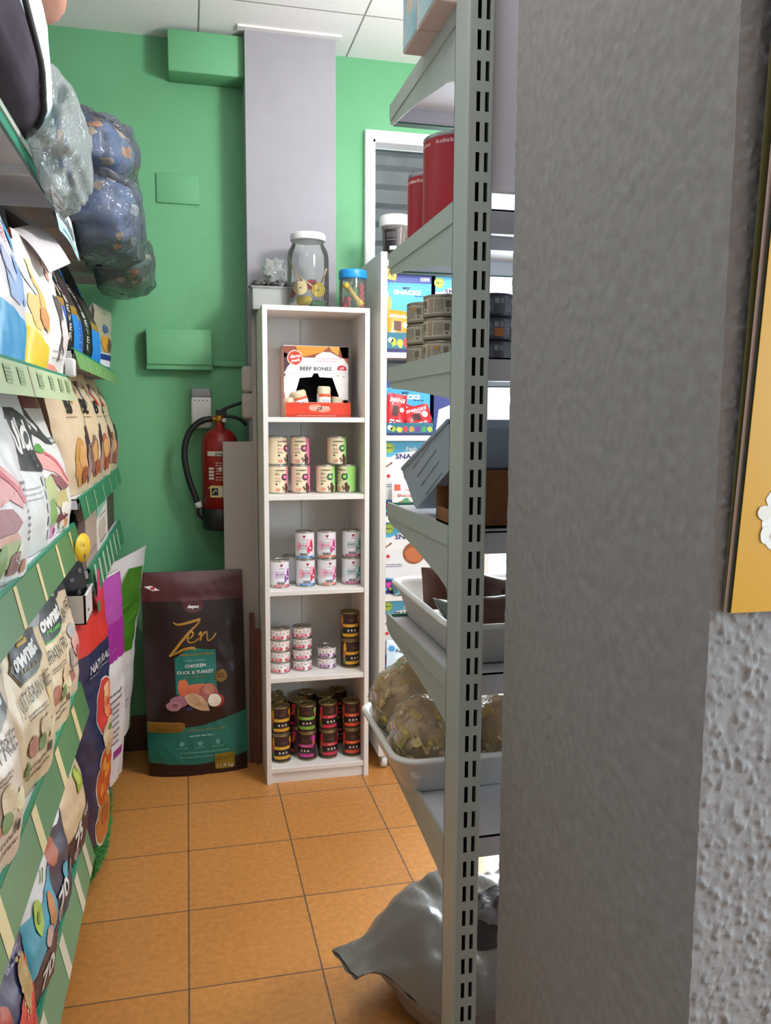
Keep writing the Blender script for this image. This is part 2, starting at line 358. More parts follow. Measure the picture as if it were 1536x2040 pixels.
for k, zz in enumerate((1.497, 1.393)):
    q = MB(); q.box(.212, 3.335, zz, .312, 3.362, zz+.101, mat('#b3aca4', .5), .012, seg=3)
    tag(q.build('trunking_box'), ['upper', 'lower'][1-k]+' of two pale grey rounded trunking boxes behind the bookcase', 'trunking', 'trunking on the column')
for k, (x, z) in enumerate(((-.238, .665), (-.230, .585), (-.205, .525))):
    q = MB(); dd = Dec(q, lambda a, b: (a, 3.5195, b), .1, .0006); dd.lump(x, z, .008, .013, mat('#9fc79a', .7), 1, k, .7)
    tag(q.build('paint_chip'), 'pale chipped spot in the green paint left of the big dark bag', 'paint chip', 'chips in the green paint')
# fire extinguisher
fe = thing('fire_extinguisher', 'red fire extinguisher with black hose hanging on the green wall', 'fire extinguisher', (.127, 3.43, .945))
RED = mat('#8f1a1c', .3); DK = mat('#121214', .45); BRASS = mat('#a8752a', .35, .8)
q = MB(); q.lathe([(0, .07), (.073, .07), (.073, .33), (.071, .36), (.06, .385), (.04, .402), (.022, .408), (.02, .43), (0, .43)], RED, 32); q.build('cylinder', fe)
q = MB(); q.lathe([(0, 0), (.068, 0), (.075, .008), (.075, .085), (.073, .087)], DK, 32); q.build('foot_ring', fe)
q = MB(); dd = Dec(q, lambda x, z: (.0735*math.sin(x/.0735), -.0735*math.cos(x/.0735), z), .012)
PAPER = mat('#d5d2c8', .5); dd.rect(-.055, .30, .06, .318, PAPER); dd.text('Sylvest', 0, .309, .012, mat('#1a1a1a'), 2, bold=.02, shear=.3)
for k in range(4): dd.rect(-.05, .245-k*.013, -.028, .254-k*.013, PAPER)
dd.lines(-.02, .06, [.272, .262, .25, .24, .23, .215, .205], .004, mat('#c9a9a4'), 1, 3, .3); dd.rect(-.008, .24, .004, .256, PAPER)
dd.rect(-.045, .135, .06, .182, mat('#cdbf7e', .5)); dd.poly([(-.056, .172), (-.03, .185), (-.03, .160)], mat('#cdbf7e', .5)); dd.rect(-.038, .143, -.012, .172, mat('#141414'), 2); dd.stroke([(-.034, .150), (-.022, .166), (-.016, .160)], .004, PAPER, 3); dd.rect(-.006, .142, .06, .174, PAPER, 2)
q.build('instruction_label', fe)
q = MB(); q.lathe([(0, .425), (.02, .425), (.02, .455), (.012, .462), (0, .462)], BRASS, 16); q.tube([(0, 0, .442), (-.035, -.005, .446)], .010, BRASS, 10); q.lathe([(0, 0), (.009, 0), (.009, .012), (0, .012)], mat('#cfcfcf', .3), 12, xf=Matrix.Translation((.018, -.02, .44)) @ Matrix.Rotation(PI/2, 4, 'X')); q.build('valve', fe)
q = MB(); q.tube(curve([(-.01, 0, .46), (.02, 0, .485), (.07, 0, .505), (.105, 0, .516)], 4), .0065, DK, 8); q.tube(curve([(0, 0, .458), (.05, 0, .455), (.085, 0, .443), (.108, 0, .42)], 4), .0065, DK, 8); q.box(-.014, -.006, .455, .03, .006, .482, DK); q.build('handle', fe)
q = MB(); q.tube(curve([(-.032, -.005, .446), (-.075, -.01, .435), (-.12, -.01, .39), (-.14, -.01, .31), (-.128, -.01, .22), (-.10, -.01, .13), (-.088, -.01, .10)], 8), .0125, DK, 12); h = q.build('hose', fe)
q = MB(); q.tube([(-.092, -.01, .112), (-.084, -.01, .088)], .0135, mat('#cfcfcf', .3), 12); q.build('hose_collar', h)
q = MB(); q.tube([(-.085, -.01, .09), (-.082, -.01, .065), (-.06, -.01, .045)], [.014, .017, .014], DK, 12); q.build('nozzle', h)

# ------------------------------------------------------------------ the near pillar with its rough plaster
def plaster(name, h, h2): return bumpy(name, h, .75, 420, .35, .0015, h2, spec=.2, detail=5, var_scale=60)
PL = plaster('rough_pillar_plaster', '#908d8a', '#989592')
def dis(p, k=1.0):
    p = Vector(p); n = noise.noise_vector(p*62)*.0011+noise.noise_vector(p*140)*.0006
    e = min(1, max(0, max(p.x-.52, p.y-.738)-.001)/.006)
    b = max(0, noise.noise(p*135+Vector((7, 3, 1)))+.5*noise.noise(p*260)-.08)*.0045*k*e
    return n, b
def pface(mb, P, us, vs, nrm, k):
    def Q(u, v):
        p = P(u, v); n, b = dis(p, k); return tuple(Vector(p)+n+Vector(nrm)*b)
    mb.grid(Q, us, vs, PL)
g = MB()
pface(g, lambda u, v: (.52, u, v), linsp(.738, 1.30, 140), linsp(.15, 2.25, 420), (-1, 0, 0), .35)
pface(g, lambda u, v: (u, .738, v), linsp(.52, .66, 62), linsp(.45, 2.05, 640), (0, -1, 0), 1.0)
pface(g, lambda u, v: (u, .738, v), linsp(.66, 1.12, 130), linsp(.45, 2.05, 400), (0, -1, 0), 1.0)
g.box(.523, .741, 0, 1.12, 1.30, 2.86, PL)
struct(g, 'wall_pillar', 'near pillar of rough grey plaster')

# poster booklet on the pillar front
po = thing('wall_calendar', 'yellow printed booklet hanging on the rough pillar, white popcorn printed on it', 'poster', (0, 0, 0))
YEL = mat('#d6a028', .45)
def sheet(mb, xb, xt, yb, yt, m, th=.0006, bulge=.0):
    def P(u, v):
        z = 1.209+v*.80; x0 = xb+(xt-xb)*v-.006*math.sin(PI*min(1, v*1.1))*0
        return (x0+u*.40, yb+(yt-yb)*math.sin(min(1, v)*PI/2)-bulge*math.sin(PI*min(1, v))*(1-u), z+.002*(1-u))
    mb.grid(P, linsp(0, 1, 10), linsp(0, 1, 24), m); mb.grid(lambda u, v: tuple(Vector(P(u, v))+Vector((0, th, 0))), linsp(0, 1, 10), linsp(0, 1, 24), m)
    mb.grid(lambda u, v: tuple(Vector(P(0, v))+Vector((0, u*th, 0))), [0, 1], linsp(0, 1, 24), m); mb.grid(lambda u, v: tuple(Vector(P(u, 0))+Vector((0, v*th, 0))), linsp(0, 1, 10), [0, 1], m)
    return P
q = MB(); sheet(q, .5315, .549, .7335, .722, mat('#6d6a3c', .5), .001); q.build('back_cover', po)['label'] = 'olive back cover'
q = MB(); sheet(q, .5325, .5555, .731, .712, mat('#cbb0a0', .6), .0022); q.build('page_stack', po)['label'] = 'pale page edges'
q = MB(); sheet(q, .5345, .5585, .7285, .709, mat('#3b463c', .5), .0012); q.build('inner_cover', po)['label'] = 'dark green sheet edge'
q = MB(); PY = sheet(q, .5365, .5610, .7265, .707, YEL, .0008)
def PYm(x, z):
    v = (z-1.209)/.80; x0 = .5365+(.5610-.5365)*v; return PY((x-x0)/.40, v)
dd = Dec(q, PYm, .02, .0005)
for i, (x, z, rx, rz) in enumerate(((.575, 1.325, .008, .009), (.566, 1.313, .008, .008), (.572, 1.302, .0085, .010), (.570, 1.290, .008, .009), (.585, 1.312, .010, .010), (.590, 1.327, .011, .008), (.578, 1.281, .009, .007), (.590, 1.293, .011, .012), (.587, 1.276, .010, .007))):
    dd.lump(x, z, rx, rz, mat(('#f1f1e6', '#ece9d8', '#f5f5ee')[i % 3], .5), 1+i % 2, i, .35)
dd.ell(.580, 1.2885, .0045, .0035, mat('#d9711f'), 4); dd.stroke(curve([(.576, 1.318), (.583, 1.322), (.592, 1.325)], 4), .0022, mat('#b5651f'), 4)
q.build('front_sheet', po)['label'] = 'yellow front sheet'

# ------------------------------------------------------------------ right shelving unit seen from its back
STEEL = mat('#a9b1aa', .38, .0, .5, 'grey_enamel'); STEELW = mat('#c9c7cc', .4); RAIL = mat('#3f8a70', .35)
ru = thing('metal_shelving_unit', 'grey slotted metal shelving unit beside the plaster pillar', 'shelving unit', (.46, 1.36, 0))
def RU(mb, name, lab=None, par=None):
    o = mb.build(name, par or ru, (-.46, -1.36, 0) if par is None else (0, 0, 0))
    if lab: o['label'] = lab
    return o
def slotted(mb, x0, x1, y0, y1, zt, m, pitch=.0478, zoff=2.0665):
    cols = [(x0+.0155, x0+.0225), (x0+.0305, x0+.0375)]; hh = .0155
    zs = []; k = 0
    while zoff-k*pitch-hh > .05: zs.append(zoff-k*pitch); k += 1
    zs = [zoff+pitch*j for j in (6, 5, 4, 3, 2, 1)]+zs
    xs = [x0+.004]+[c for p in cols for c in p]+[x1-.004]
    ys = [zt]
    for z in zs: ys += [z+hh, z-hh]
    ys.append(0)
    for i in range(len(ys)-1):
        for j in range(len(xs)-1):
            if i % 2 == 1 and j in (1, 3): continue
            mb.add([(xs[j], y0, ys[i+1]), (xs[j+1], y0, ys[i+1]), (xs[j+1], y0, ys[i]), (xs[j], y0, ys[i])], [(0, 1, 2, 3)], m)
            if i % 2 == 0 and 0 < i and j in (1, 3): pass
    for z in zs:                                            # the sheet's thickness inside every slot
        for (a, b) in cols:
            for q in ([(a, y0, z-hh), (a, y0+.002, z-hh), (a, y0+.002, z+hh), (a, y0, z+hh)], [(b, y0, z-hh), (b, y0+.002, z-hh), (b, y0+.002, z+hh), (b, y0, z+hh)], [(a, y0, z-hh), (b, y0, z-hh), (b, y0+.002, z-hh), (a, y0+.002, z-hh)], [(a, y0, z+hh), (b, y0, z+hh), (b, y0+.002, z+hh), (a, y0+.002, z+hh)]): mb.add(q, [(0, 1, 2, 3)], m)
    # rounded corners and sides
    for (cx, sg) in ((x0+.004, -1), (x1-.004, 1)):
        mb.grid(lambda a, z: (cx+sg*.004*math.sin(a), y0+.004-.004*math.cos(a), z), linsp(0, PI/2, 4), [0, zt], m)
    mb.box(x0, y0+.004, 0, x0+.002, y1, zt, m); mb.box(x1-.002, y0+.004, 0, x1, y1, zt, m); mb.box(x0, y1-.002, 0, x1, y1, zt, m)
    mb.box(x0+.003, y0+.028, 0, x1-.003, y0+.030, zt, mat('#060606', .9))
g = MB(); slotted(g, .458, .5045, 1.36, 1.43, 2.40, STEEL); RU(g, 'slotted_upright')
g = MB(); slotted(g, 1.458, 1.5045, 1.36, 1.43, 2.40, STEEL); RU(g, 'slotted_upright')
g = MB(); g.box(.5045, 1.385, 1.79, 1.458, 1.40, 2.40, mat('#f3eff8', .5)); RU(g, 'back_panel', 'pale lilac back panel')
SZ = [2.098, 1.772, 1.514, 1.198, .928, .605]
for k, z in enumerate(SZ):
    g = MB(); g.box(.468, 1.432, z-.003, 1.45, 1.90, z, STEELW); g.box(.468, 1.432, z-.042, 1.45, 1.435, z, STEELW); g.box(.468, 1.897, z-.035, 1.45, 1.90, z, STEELW); g.box(.466, 1.432, z-.032, .469, 1.90, z, STEELW)
    g.box(.468, 1.435, z-.042, 1.45, 1.447, z-.0405, STEELW); g.box(.468, 1.64, z-.028, 1.45, 1.643, z-.003, STEELW)
    sh = RU(g, 'shelf')
    g = MB(); g.prism([(1.900, z-.030), (1.900, z+.006), (1.906, z+.006), (1.918, z-.034)], .470, 1.45, RAIL); g.box(.47, 1.893, z-.037, 1.45, 1.918, z-.034, mat('#14503c', .4)); RU(g, 'price_rail', 'green price rail', sh)
    dep = [.115, .105, .078, .112, .098, .095][k]
    prof = [(1.428, z+.010), (1.915, z+.006), (1.917, z-.036), (1.88, z-.044)]+[(1.88-(1.88-1.455)*t, z-.044-(dep-.044)*t**1.25*.86) for t in linsp(.2, .9, 7)]+[(1.45, z-dep+.004), (1.437, z-dep-.022), (1.432, z-dep-.03), (1.428, z-dep-.03)]
    g = MB(); g.prism(prof, .463, .466, STEEL); g.prism([(1.43, z-.026), (1.43, z+.010), (1.915, z+.006), (1.917, z-.026), (1.905, z-.028)], .4605, .4635, STEEL); RU(g, 'shelf_bracket')
    g = MB(); g.prism(prof, 1.452, 1.455, STEEL); RU(g, 'shelf_bracket')

# --- goods on that unit, top to bottom
def carton(name, label, loc, sx, sy, sz, m, sidem, rz=0, group=None):
    t = thing(name, label, 'box', loc, rz, group)
    q = MB(); q.box(-sx/2, -sy/2, 0, sx/2, sy/2, sz, m, .002, seg=1); q.build('carton_body', t)
    q = MB(); q.box(-sx/2-.0008, -sy/2+.004, .004, -sx/2, sy/2-.004, sz-.004, sidem); q.build('printed_end', t)['label'] = 'teal printed end'
    q = MB(); q.box(-sx/2-.0009, -.02, sz-.05, -sx/2+.0, .02, sz+.0008, mat('#c9b79a', .3)); q.box(-sx/2, -.02, sz, sx/2, .02, sz+.0008, mat('#c9b79a', .3)); q.build('tape', t)
    return t
TEAL = bumpy('teal_fading_print', '#7fb0bd', .4, 5, .0, .001, '#d7dedb', var_scale=9)
CARTON = mat('#cdb7ae', .6)
carton('cardboard_carton', 'pale carton with teal end on the top right shelf, farther of the two', (.585, 1.588, 2.1005), .33, .105, .105, CARTON, TEAL, 0, 'cartons on the top right shelf')
carton('cardboard_carton', 'pale carton with teal end on the top right shelf, nearer of the two', (.585, 1.478, 2.1005), .33, .108, .23, CARTON, TEAL, 0, 'cartons on the top right shelf')
# red tins
def red_tin(label, x, y, r, h):
    t = thing('red_tin', label, 'tin', (x, y, 1.7725), 0, 'red tins on the right shelf')
    q = MB(); q.lathe([(0, 0), (r, 0), (r*1.02, .003), (r, .006), (r, h-.006), (r*1.02, h-.003), (r*1.01, h), (r*.96, h-.001), (r*.95, h-.006), (0, h-.006)], mat('#a0a0a0', .3, .8), 36); q.build('tin_body', t)
    rr = r+.0006; P = lambda a, z: (rr*math.sin(a/rr), -rr*math.cos(a/rr), z)
    q = MB(); q.grid(P, linsp(-PI*rr, PI*rr, 40), linsp(.007, h-.007, 2), mat('#96121f', .35)); dd = Dec(q, P, .02)
    for a in (-.078, -.03, .045, .10): dd.text('No artificial flavours', a*r/.05, h-.017, .0075, mat('#e6b9b2'), 1, bold=.02, width=.05)
    q.build('wrapper', t)['label'] = 'crimson wrapper with pale lettering'; return t
red_tin('larger red tin on the right shelf under the top one, nearer the slotted upright', .541, 1.665, .068, .185)
red_tin('smaller red tin on the right shelf, behind the larger red tin', .518, 1.80, .042, .150)
# beige flat tins, three high
def flat_tin_proto():
    r, h = .0425, .0445; t = thing('food_tin', 'tin', 'tin', (0, 0, 0), 0, 'beige tins in two stacks')
    q = MB(); q.lathe([(0, 0), (r*.93, 0), (r*1.0, .002), (r*1.012, .004), (r*.985, .007), (r*.985, h-.007), (r*1.012, h-.004), (r, h-.0015), (r*.94, h), (r*.92, h-.004), (0, h-.004)], mat('#8e8574', .35, .7), 32); q.build('tin_body', t)
    rr = r*.992; P = lambda a, z: (rr*math.sin(a/rr), -rr*math.cos(a/rr), z)
    q = MB(); q.grid(P, linsp(-PI*rr, PI*rr, 40), linsp(.0065, h-.0065, 2), mat('#b9ad97', .5)); dd = Dec(q, P, .02)
    x = -.125
    for k in range(5):
        dd.rect(x, .009, x+.010, .0355, mat('#9a8674', .5)); dd.lines(x+.014, x+.034, [.012+.0035*j for j in range(7)], .0016, mat('#77705f'), 1, k)
        for j in range(6): dd.rect(x+.037+j*.0018, .018, x+.0379+j*.0018, .032, mat('#3e3a33'))
        dd.ell(x+.0415, .013, .0022, .0022, mat('#4b463c')); x += .053
    dd.rect(-.052, .026, -.044, .034, mat('#b8862c'), 2); dd.rect(.062, .026, .070, .034, mat('#b8862c'), 2)
    q.build('paper_label', t); return t
ft = flat_tin_proto(); first = True
lvl = ['bottom', 'middle', 'top']
for (nm, x, y) in (('nearer', .512, 1.645), ('farther', .509, 1.765)):
    for k in range(3):
        lab = f'{lvl[k]} flat beige tin of the {nm} stack on the right unit'
        z = 1.5145+k*.0447
        if first: ft.location = (x, y, z); ft.rotation_euler = (0, 0, .5); ft['label'] = lab; first = False
        else: dup(ft, (x, y, z), .5+k*1.3+(0 if nm == 'nearer' else .7), lab)
def dark_tin(label, z, cap):
    r, h = .045, .046; t = thing('dark_tin', label, 'tin', (.612, 1.64, z), 0, 'dark tins right of the upright')
    q = MB(); q.lathe([(0, 0), (r*.95, 0), (r, .003), (r*.985, .006), (r*.985, h-.006), (r, h-.003), (r*.95, h), (0, h-.003)], mat('#3a3a40', .35, .5), 32); q.build('tin_body', t)
    rr = r*.992; P = lambda a, z: (rr*math.sin(a/rr), -rr*math.cos(a/rr), z)
    q = MB(); q.grid(P, linsp(-PI*rr, PI*rr, 40), linsp(.006, h-.006, 2), mat('#4a4a50', .45)); dd = Dec(q, P, .02)
    for k in range(3):
        a = -.05+k*.04; dd.rect(a, .026, a+.009, .036, mat('#8b8b8f')); dd.rect(a+.011, .026, a+.02, .036, mat('#77777c')); dd.lines(a+.022, a+.038, [.012, .016, .02, .024, .028, .032], .0016, mat('#8f8f94'), 1, k)
        if cap: dd.rect(a, .008, a+.02, .024, mat('#b0622a'), 2)
    q.build('paper_label', t)
dark_tin('dark tin with an orange patch, at the bottom right of the upright', 1.5145, 0)
dark_tin('dark tin with orange patch, middle of three right of the upright', 1.5609, 1)
dark_tin('topmost plain dark tin right of the slotted upright', 1.6073, 0)
# grey tub leaning on an opened cardboard box
GT = bumpy('pale_grey_plastic', '#93a0b0', .35, 30, .1)
tub = thing('plastic_tub', 'pale blue-grey plastic tub tipped over a cardboard box on the right shelf', 'tub', (.60, 1.665, 1.3055))
prof = [(-.165, .093), (-.155, .096), (.182, -.01), (.193, -.022), (.083, -.094), (.07, -.098), (-.15, -.004), (-.168, .006), (-.172, .08)]
q = MB(); q.prism(prof, -.118, .27, GT)
q.build('tub_shell', tub)
q = MB()
for k in range(4):
    a = Vector((-.118, .095-k*.034, -.010-k*.016)); b = Vector((-.118, -.055-k*.02, .060-k*.022)); q.tube([tuple(a), tuple(b)], .0022, GT, 6)
q.tube([(-.118, .188, -.018), (-.118, -.152, .094)], .005, GT, 8); q.tube([(-.118, -.160, .092), (.27, -.160, .092)], .005, GT, 8)
q.build('tub_ribs', tub)
KRAFT = bumpy('brown_cardboard', '#7d4f2a', .75, 90, .1, .001, '#8a5930', var_scale=12)
cb = thing('cardboard_box', 'open brown cardboard box on the right shelf under the grey tub', 'cardboard box', (.70, 1.53, 1.2))
q = MB(); q.box(-.215, -.065, 0, .215, .065, .004, KRAFT); q.box(-.215, -.065, 0, .215, -.061, .108, KRAFT); q.box(-.215, .061, 0, .215, .065, .075, KRAFT); q.box(.211, -.065, 0, .215, .065, .10, KRAFT); q.box(-.215, -.065, 0, -.211, .065, .03, KRAFT); q.build('box_body', cb)
q = MB(); q.prism([(-.065, .0), (-.062, .0), (-.035, .118), (-.038, .118)], -.222, -.214, KRAFT); q.build('end_flap', cb)
q = MB(); q.box(-.10, -.0662, .01, -.085, -.065, .09, mat('#b79a72', .2)); q.build('tape', cb)
# white trays
TRAYW = bumpy('white_tray_plastic', '#dedcd8', .35, 20, .04)
def tray(label, x0, y0, x1, y1, z, h):
    t = thing('plastic_tray', label, 'tray', ((x0+x1)/2, (y0+y1)/2, z), 0, 'white plastic trays')
    w, d = (x1-x0)/2, (y1-y0)/2
    def ring(ox, zz, r):
        pts = []
        for (cx, cy, a0) in ((w-ox-r, d-ox-r, 0), (-w+ox+r, d-ox-r, PI/2), (-w+ox+r, -d+ox+r, PI), (w-ox-r, -d+ox+r, 1.5*PI)):
            pts += [(cx+r*math.cos(a0+PI/2*k/6), cy+r*math.sin(a0+PI/2*k/6), zz) for k in range(7)]
        return pts
    rings = [ring(.045, .0, .03), ring(.035, .004, .035), ring(.014, h-.012, .045), ring(.0, h-.010, .055), ring(-.001, h-.004, .055), ring(.003, h, .054), ring(.012, h-.001, .05), ring(.017, h-.012, .045), ring(.040, .008, .033), ring(.05, .006, .03)]
    n = len(rings[0]); vs = [p for r in rings for p in r]; fs = [(i*n+j, i*n+(j+1) % n, (i+1)*n+(j+1) % n, (i+1)*n+j) for i in range(len(rings)-1) for j in range(n)]
    fs += [tuple(range(n))[::-1], tuple((len(rings)-1)*n+j for j in range(n))]
    q = MB(); q.add(vs, fs, TRAYW, True); q.build('tray_shell', t)
    q = MB(); q.lathe([(0, .003), (.012, .003), (.014, 0)], TRAYW, 14, xf=Matrix.Translation((-w+.055, -d+.027, h*.55)) @ Matrix.Rotation(PI/2, 4, 'X')); q.build('moulded_badge', t)
tray('upper white plastic tray holding brown wrapped packets, on the right shelf', .47, 1.45, .86, 1.95, .9285, .088)
tray('lower white plastic tray full of bagged biscuits, on the bottom right shelf', .405, 1.60, .80, 1.985, .6055, .088)
def packet(label, loc, w, h, th, m, rot, m2=None, art=None, group='wrapped packets in the upper tray', name='treat_packet', cat='packet'):
    q = MB()
    def P(u, v, sg=-1):
        k = max(0, 1-(abs(u)/(w/2))**2.5)*max(0, 1-(abs(v-h/2)/(h/2))**2.5)
        nz = .004*noise.noise(Vector((u*30, v*30, loc[0]*50+loc[1]*20)))
        return (u, sg*(th/2*k**.6+.0007)+nz, v)
    us, vs = linsp(-w/2, w/2, 12), linsp(0, h, 12)
    q.grid(lambda u, v: P(u, v, -1), us, vs, m); q.grid(lambda u, v: P(u, v, 1), us, vs, m2 or m)
    if art: art(Dec(q, lambda x, z: P(x, z, -1), .02), w, h)
    return tag(q.build(name, None, loc, rot), label, cat, group)
BR = clear('brown_film', '#7a4a3a', .3, .12, .75, '#6b3d2c', 30, .5); KR = mat('#8a5f46', .4)
def pk(m): return lambda d, w, h: (d.rect(-w*.3, h*.2, w*.3, h*.8, m), d.lines(-w*.25, w*.25, [h*.3, h*.4, h*.5, h*.6], h*.04, mat('#3a3a30'), 2, 4))
packet('brown kraft packet leaning at the left end of the upper tray', (.60, 1.78, .962), .10, .12, .03, KR, (-.5, .5, .4))
packet('white packet lying across the upper tray near its left end', (.575, 1.69, .968), .06, .115, .02, mat('#b6b3ae', .4), (-.9, .9, .2), None, pk(mat('#d8d6cf')))
packet('grey-green packet with a yellow printed panel in the upper tray', (.565, 1.625, .955), .075, .10, .03, mat('#8d9285', .3), (-1.0, .3, .5), None, pk(mat('#a2963c')))
packet('dark packet at the back of the upper tray beside the upright', (.57, 1.84, .955), .08, .10, .03, mat('#8a6252', .4), (-.4, .1, .1))
packet('shiny brown packet standing up right of the upright in the upper tray', (.66, 1.68, .955), .12, .105, .06, mat('#4c2a20', .22), (-.35, .2, .3))
packet('brown packet lying low right of the upright in the upper tray', (.635, 1.56, .955), .16, .10, .05, mat('#5c3a2e', .25), (-.7, 0, .1))
packet('dark brown packet leaning at the tray end behind the pillar', (.74, 1.66, .955), .13, .10, .06, mat('#472a20', .22), (-.4, -.2, .2))
# bags of biscuits
FILM = clear('biscuit_bag_film', '#f2ece2', .12, .22, .30, '#c9bba6', 22, .8)
BISC = [mat('#cdae7c', .6), mat('#d2bb8a', .6), mat('#bc9f7a', .6), mat('#c9b08a', .6)]; BISY = [mat('#c2a63c', .6), mat('#cdb654', .6)]
def biscuit_bag(label, loc, rx, ry, rz, seed, rot=0):
    t = thing('biscuit_bag', label, 'bag of biscuits', loc, rot, 'bags of biscuits in the lower tray')
    r = random.Random(seed); q = MB()
    q.blob((0, 0, rz*.92), (rx*.90, ry*.90, rz*.86), BISC[2], .10, 2.2, seed, 20, 12)
    for k in range(150):
        a, b = r.uniform(0, 2*PI), math.acos(r.uniform(-.85, 1)); d = Vector((math.cos(a)*math.sin(b), math.sin(a)*math.sin(b), math.cos(b)))
        k2 = 1+.10*2*noise.noise(d*2.2+Vector((seed*3.1, seed*1.7, 0)))
        p = Vector((d.x*rx*.90*k2, d.y*ry*.90*k2, rz*.92+d.z*rz*.86*k2)); m = r.choice(BISY if r.random() < .28 else BISC)
        X = Matrix.Translation(p) @ d.to_track_quat('Z', 'Y').to_matrix().to_4x4() @ Matrix.Rotation(r.uniform(0, 6), 4, 'Z') @ Matrix.Rotation(r.uniform(-.5, .5), 4, 'X')
        s = r.uniform(.75, 1.2); kind = r.random()
        if kind < .5:                                       # bone biscuit
            poly = []
            for j in range(20):
                an = 2*PI*j/20; cx = math.cos(an); wv = .0075+.0045*abs(cx)**3*2; poly.append((.021*s*cx, wv*s*math.sin(an)*(1+.35*(abs(cx) > .6))))
            q.prism(poly, -.004, .005, m, 'Z', X)
        elif kind < .8: q.lathe([(0, -.004), (.012*s, -.004), (.015*s, 0), (.013*s, .005), (0, .006)], m, 10, xf=X)
        else: q.box(-.016*s, -.009*s, -.004, .016*s, .009*s, .006, m, .003, X)
        if kind < .8 and r.random() < .6:
            for j in range(3): q.box(-.006+j*.005, -.001, .0052, -.004+j*.005, .001, .0068, mat('#4a3a22', .7), 0, X)
    b = q.build('biscuits', t); b['kind'] = 'stuff'
    q = MB(); q.blob((0, 0, rz*.97), (rx, ry, rz), FILM, .11, 2.2, seed, 40, 26)
    if seed != 3:
        q.grid(lambda u, v: (.05*(u-.5)*(1+v), .012*math.sin(u*9+v*4)*v, rz*1.85+v*.06), linsp(0, 1, 8), linsp(0, 1, 4), FILM)
    q.build('film', t)
biscuit_bag('bag of biscuits leaning high over the left corner of the lower tray', (.530, 1.870, .63), .115, .105, .105, 1)
biscuit_bag('bag of yellow and beige biscuits at the front of the lower tray', (.525, 1.740, .612), .100, .085, .088, 2)
biscuit_bag('bag of biscuits in the lower tray right of the upright', (.70, 1.73, .612), .085, .10, .085, 3)
# grey plastic sack on the floor
SACK = bumpy('grey_sack_plastic', '#85837f', .32, 9, .25, .01, spec=.6)
def SP(u, v):
    """u along the sack 0..1 (left to right), v around its section 0..1"""
    a = 2*PI*v; k = min(1, max(0, (u-.05)/.26)); k = k*k*(3-2*k); end = min(1, max(0, (1-u)/.15)); k2 = k*(end**.5)
    hy = .060+.150*k2; hz = .010+.128*k2
    cx = .335+u*.66; cy = 1.80-.03*k; cz = .118+.022*k
    if k < 1: cz += .012*math.sin(u*20)*(1-k)
    y = cy-hy*math.cos(a); z = max(.003, cz+hz*math.sin(a)+.030*noise.noise(Vector((u*6, math.cos(a)*1.6, math.sin(a)*1.6)))*(.3+k)-.02*abs(noise.noise(Vector((u*13+3, a*1.6, 2))))*(.2+k)+.006*noise.noise(Vector((u*20, a*2.0, 3))))
    return (cx+.02*math.cos(a)*(1-k), y, z)
sk = thing('plastic_sack', 'grey plastic sack lying on the tiles under the right shelves', 'sack', (0, 0, 0))
g = MB(); g.grid(SP, linsp(0, 1, 60), linsp(0, 1, 48), SACK); g.build('sack_body', sk)
g = MB(); dd = Dec(g, SP, .03, .0015)
dd.lump(.47, .185, .15, .055, mat('#2a272b', .4), 1, 5, .5, 30); dd.lump(.52, .19, .09, .035, mat('#5a5658', .4), 2, 9, .6, 26); dd.lump(.37, .19, .03, .035, mat('#6f6e72', .4), 2, 3, .3); dd.lump(.56, .20, .05, .018, mat('#39343a', .4), 3, 12, .6)
g.build('printed_picture', sk)['label'] = 'dark printed picture'
g = MB(); dd = Dec(g, SP, .03, .0015)
dd.ell(.57, .035, .115, .045, mat('#b9b9ba', .4), 1, 26); dd.lines(.49, .66, [.01, .018, .028, .037, .047, .056], .006, mat('#55555a'), 2, 6, .2)
g.build('white_label', sk)['label'] = 'white oval label with grey print'

# ------------------------------------------------------------------ narrow white bookcase
BW = mat('#e9e5df', .4); BWI = mat('#ddd8d2', .5)
bk = thing('bookcase', 'narrow white bookcase with five open compartments of tins', 'bookcase', (.467, 3.20, 0))
X0, X1, Y0, Y1 = .2695, .6655, 3.058, 3.336
def BK(mb, name, par=None):
    return mb.build(name, par or bk, (-.467, -3.20, 0) if par is None else (0, 0, 0))
g = MB(); g.box(X0, Y0, 0, X0+.018, Y1, 1.783, BW, .001, seg=1); BK(g, 'side_panel')
g = MB(); g.box(X1-.018, Y0, 0, X1, Y1, 1.783, BW, .001, seg=1); BK(g, 'side_panel')
g = MB(); g.box(X0, Y0, 1.783, X1, Y1, 1.801, BW, .001, seg=1); BK(g, 'top_board')
for z in (1.400, 1.112, .752, .4165, .060):
    g = MB(); g.box(X0+.018, Y0+.004, z-.018, X1-.018, Y1-.008, z, BW, .001, seg=1); BK(g, 'shelf')
g = MB(); g.box(X0+.018, Y0+.012, 0, X1-.018, Y0+.026, .042, BW); BK(g, 'plinth')
g = MB(); g.box(X0+.010, Y1-.008, .02, .4415, Y1, 1.79, BWI); g.box(.4435, Y1-.008, .02, X1-.010, Y1, 1.79, BWI); g.box(.44, Y1-.004, .02, .445, Y1-.002, 1.79, mat('#8d8880')); BK(g, 'back_board')

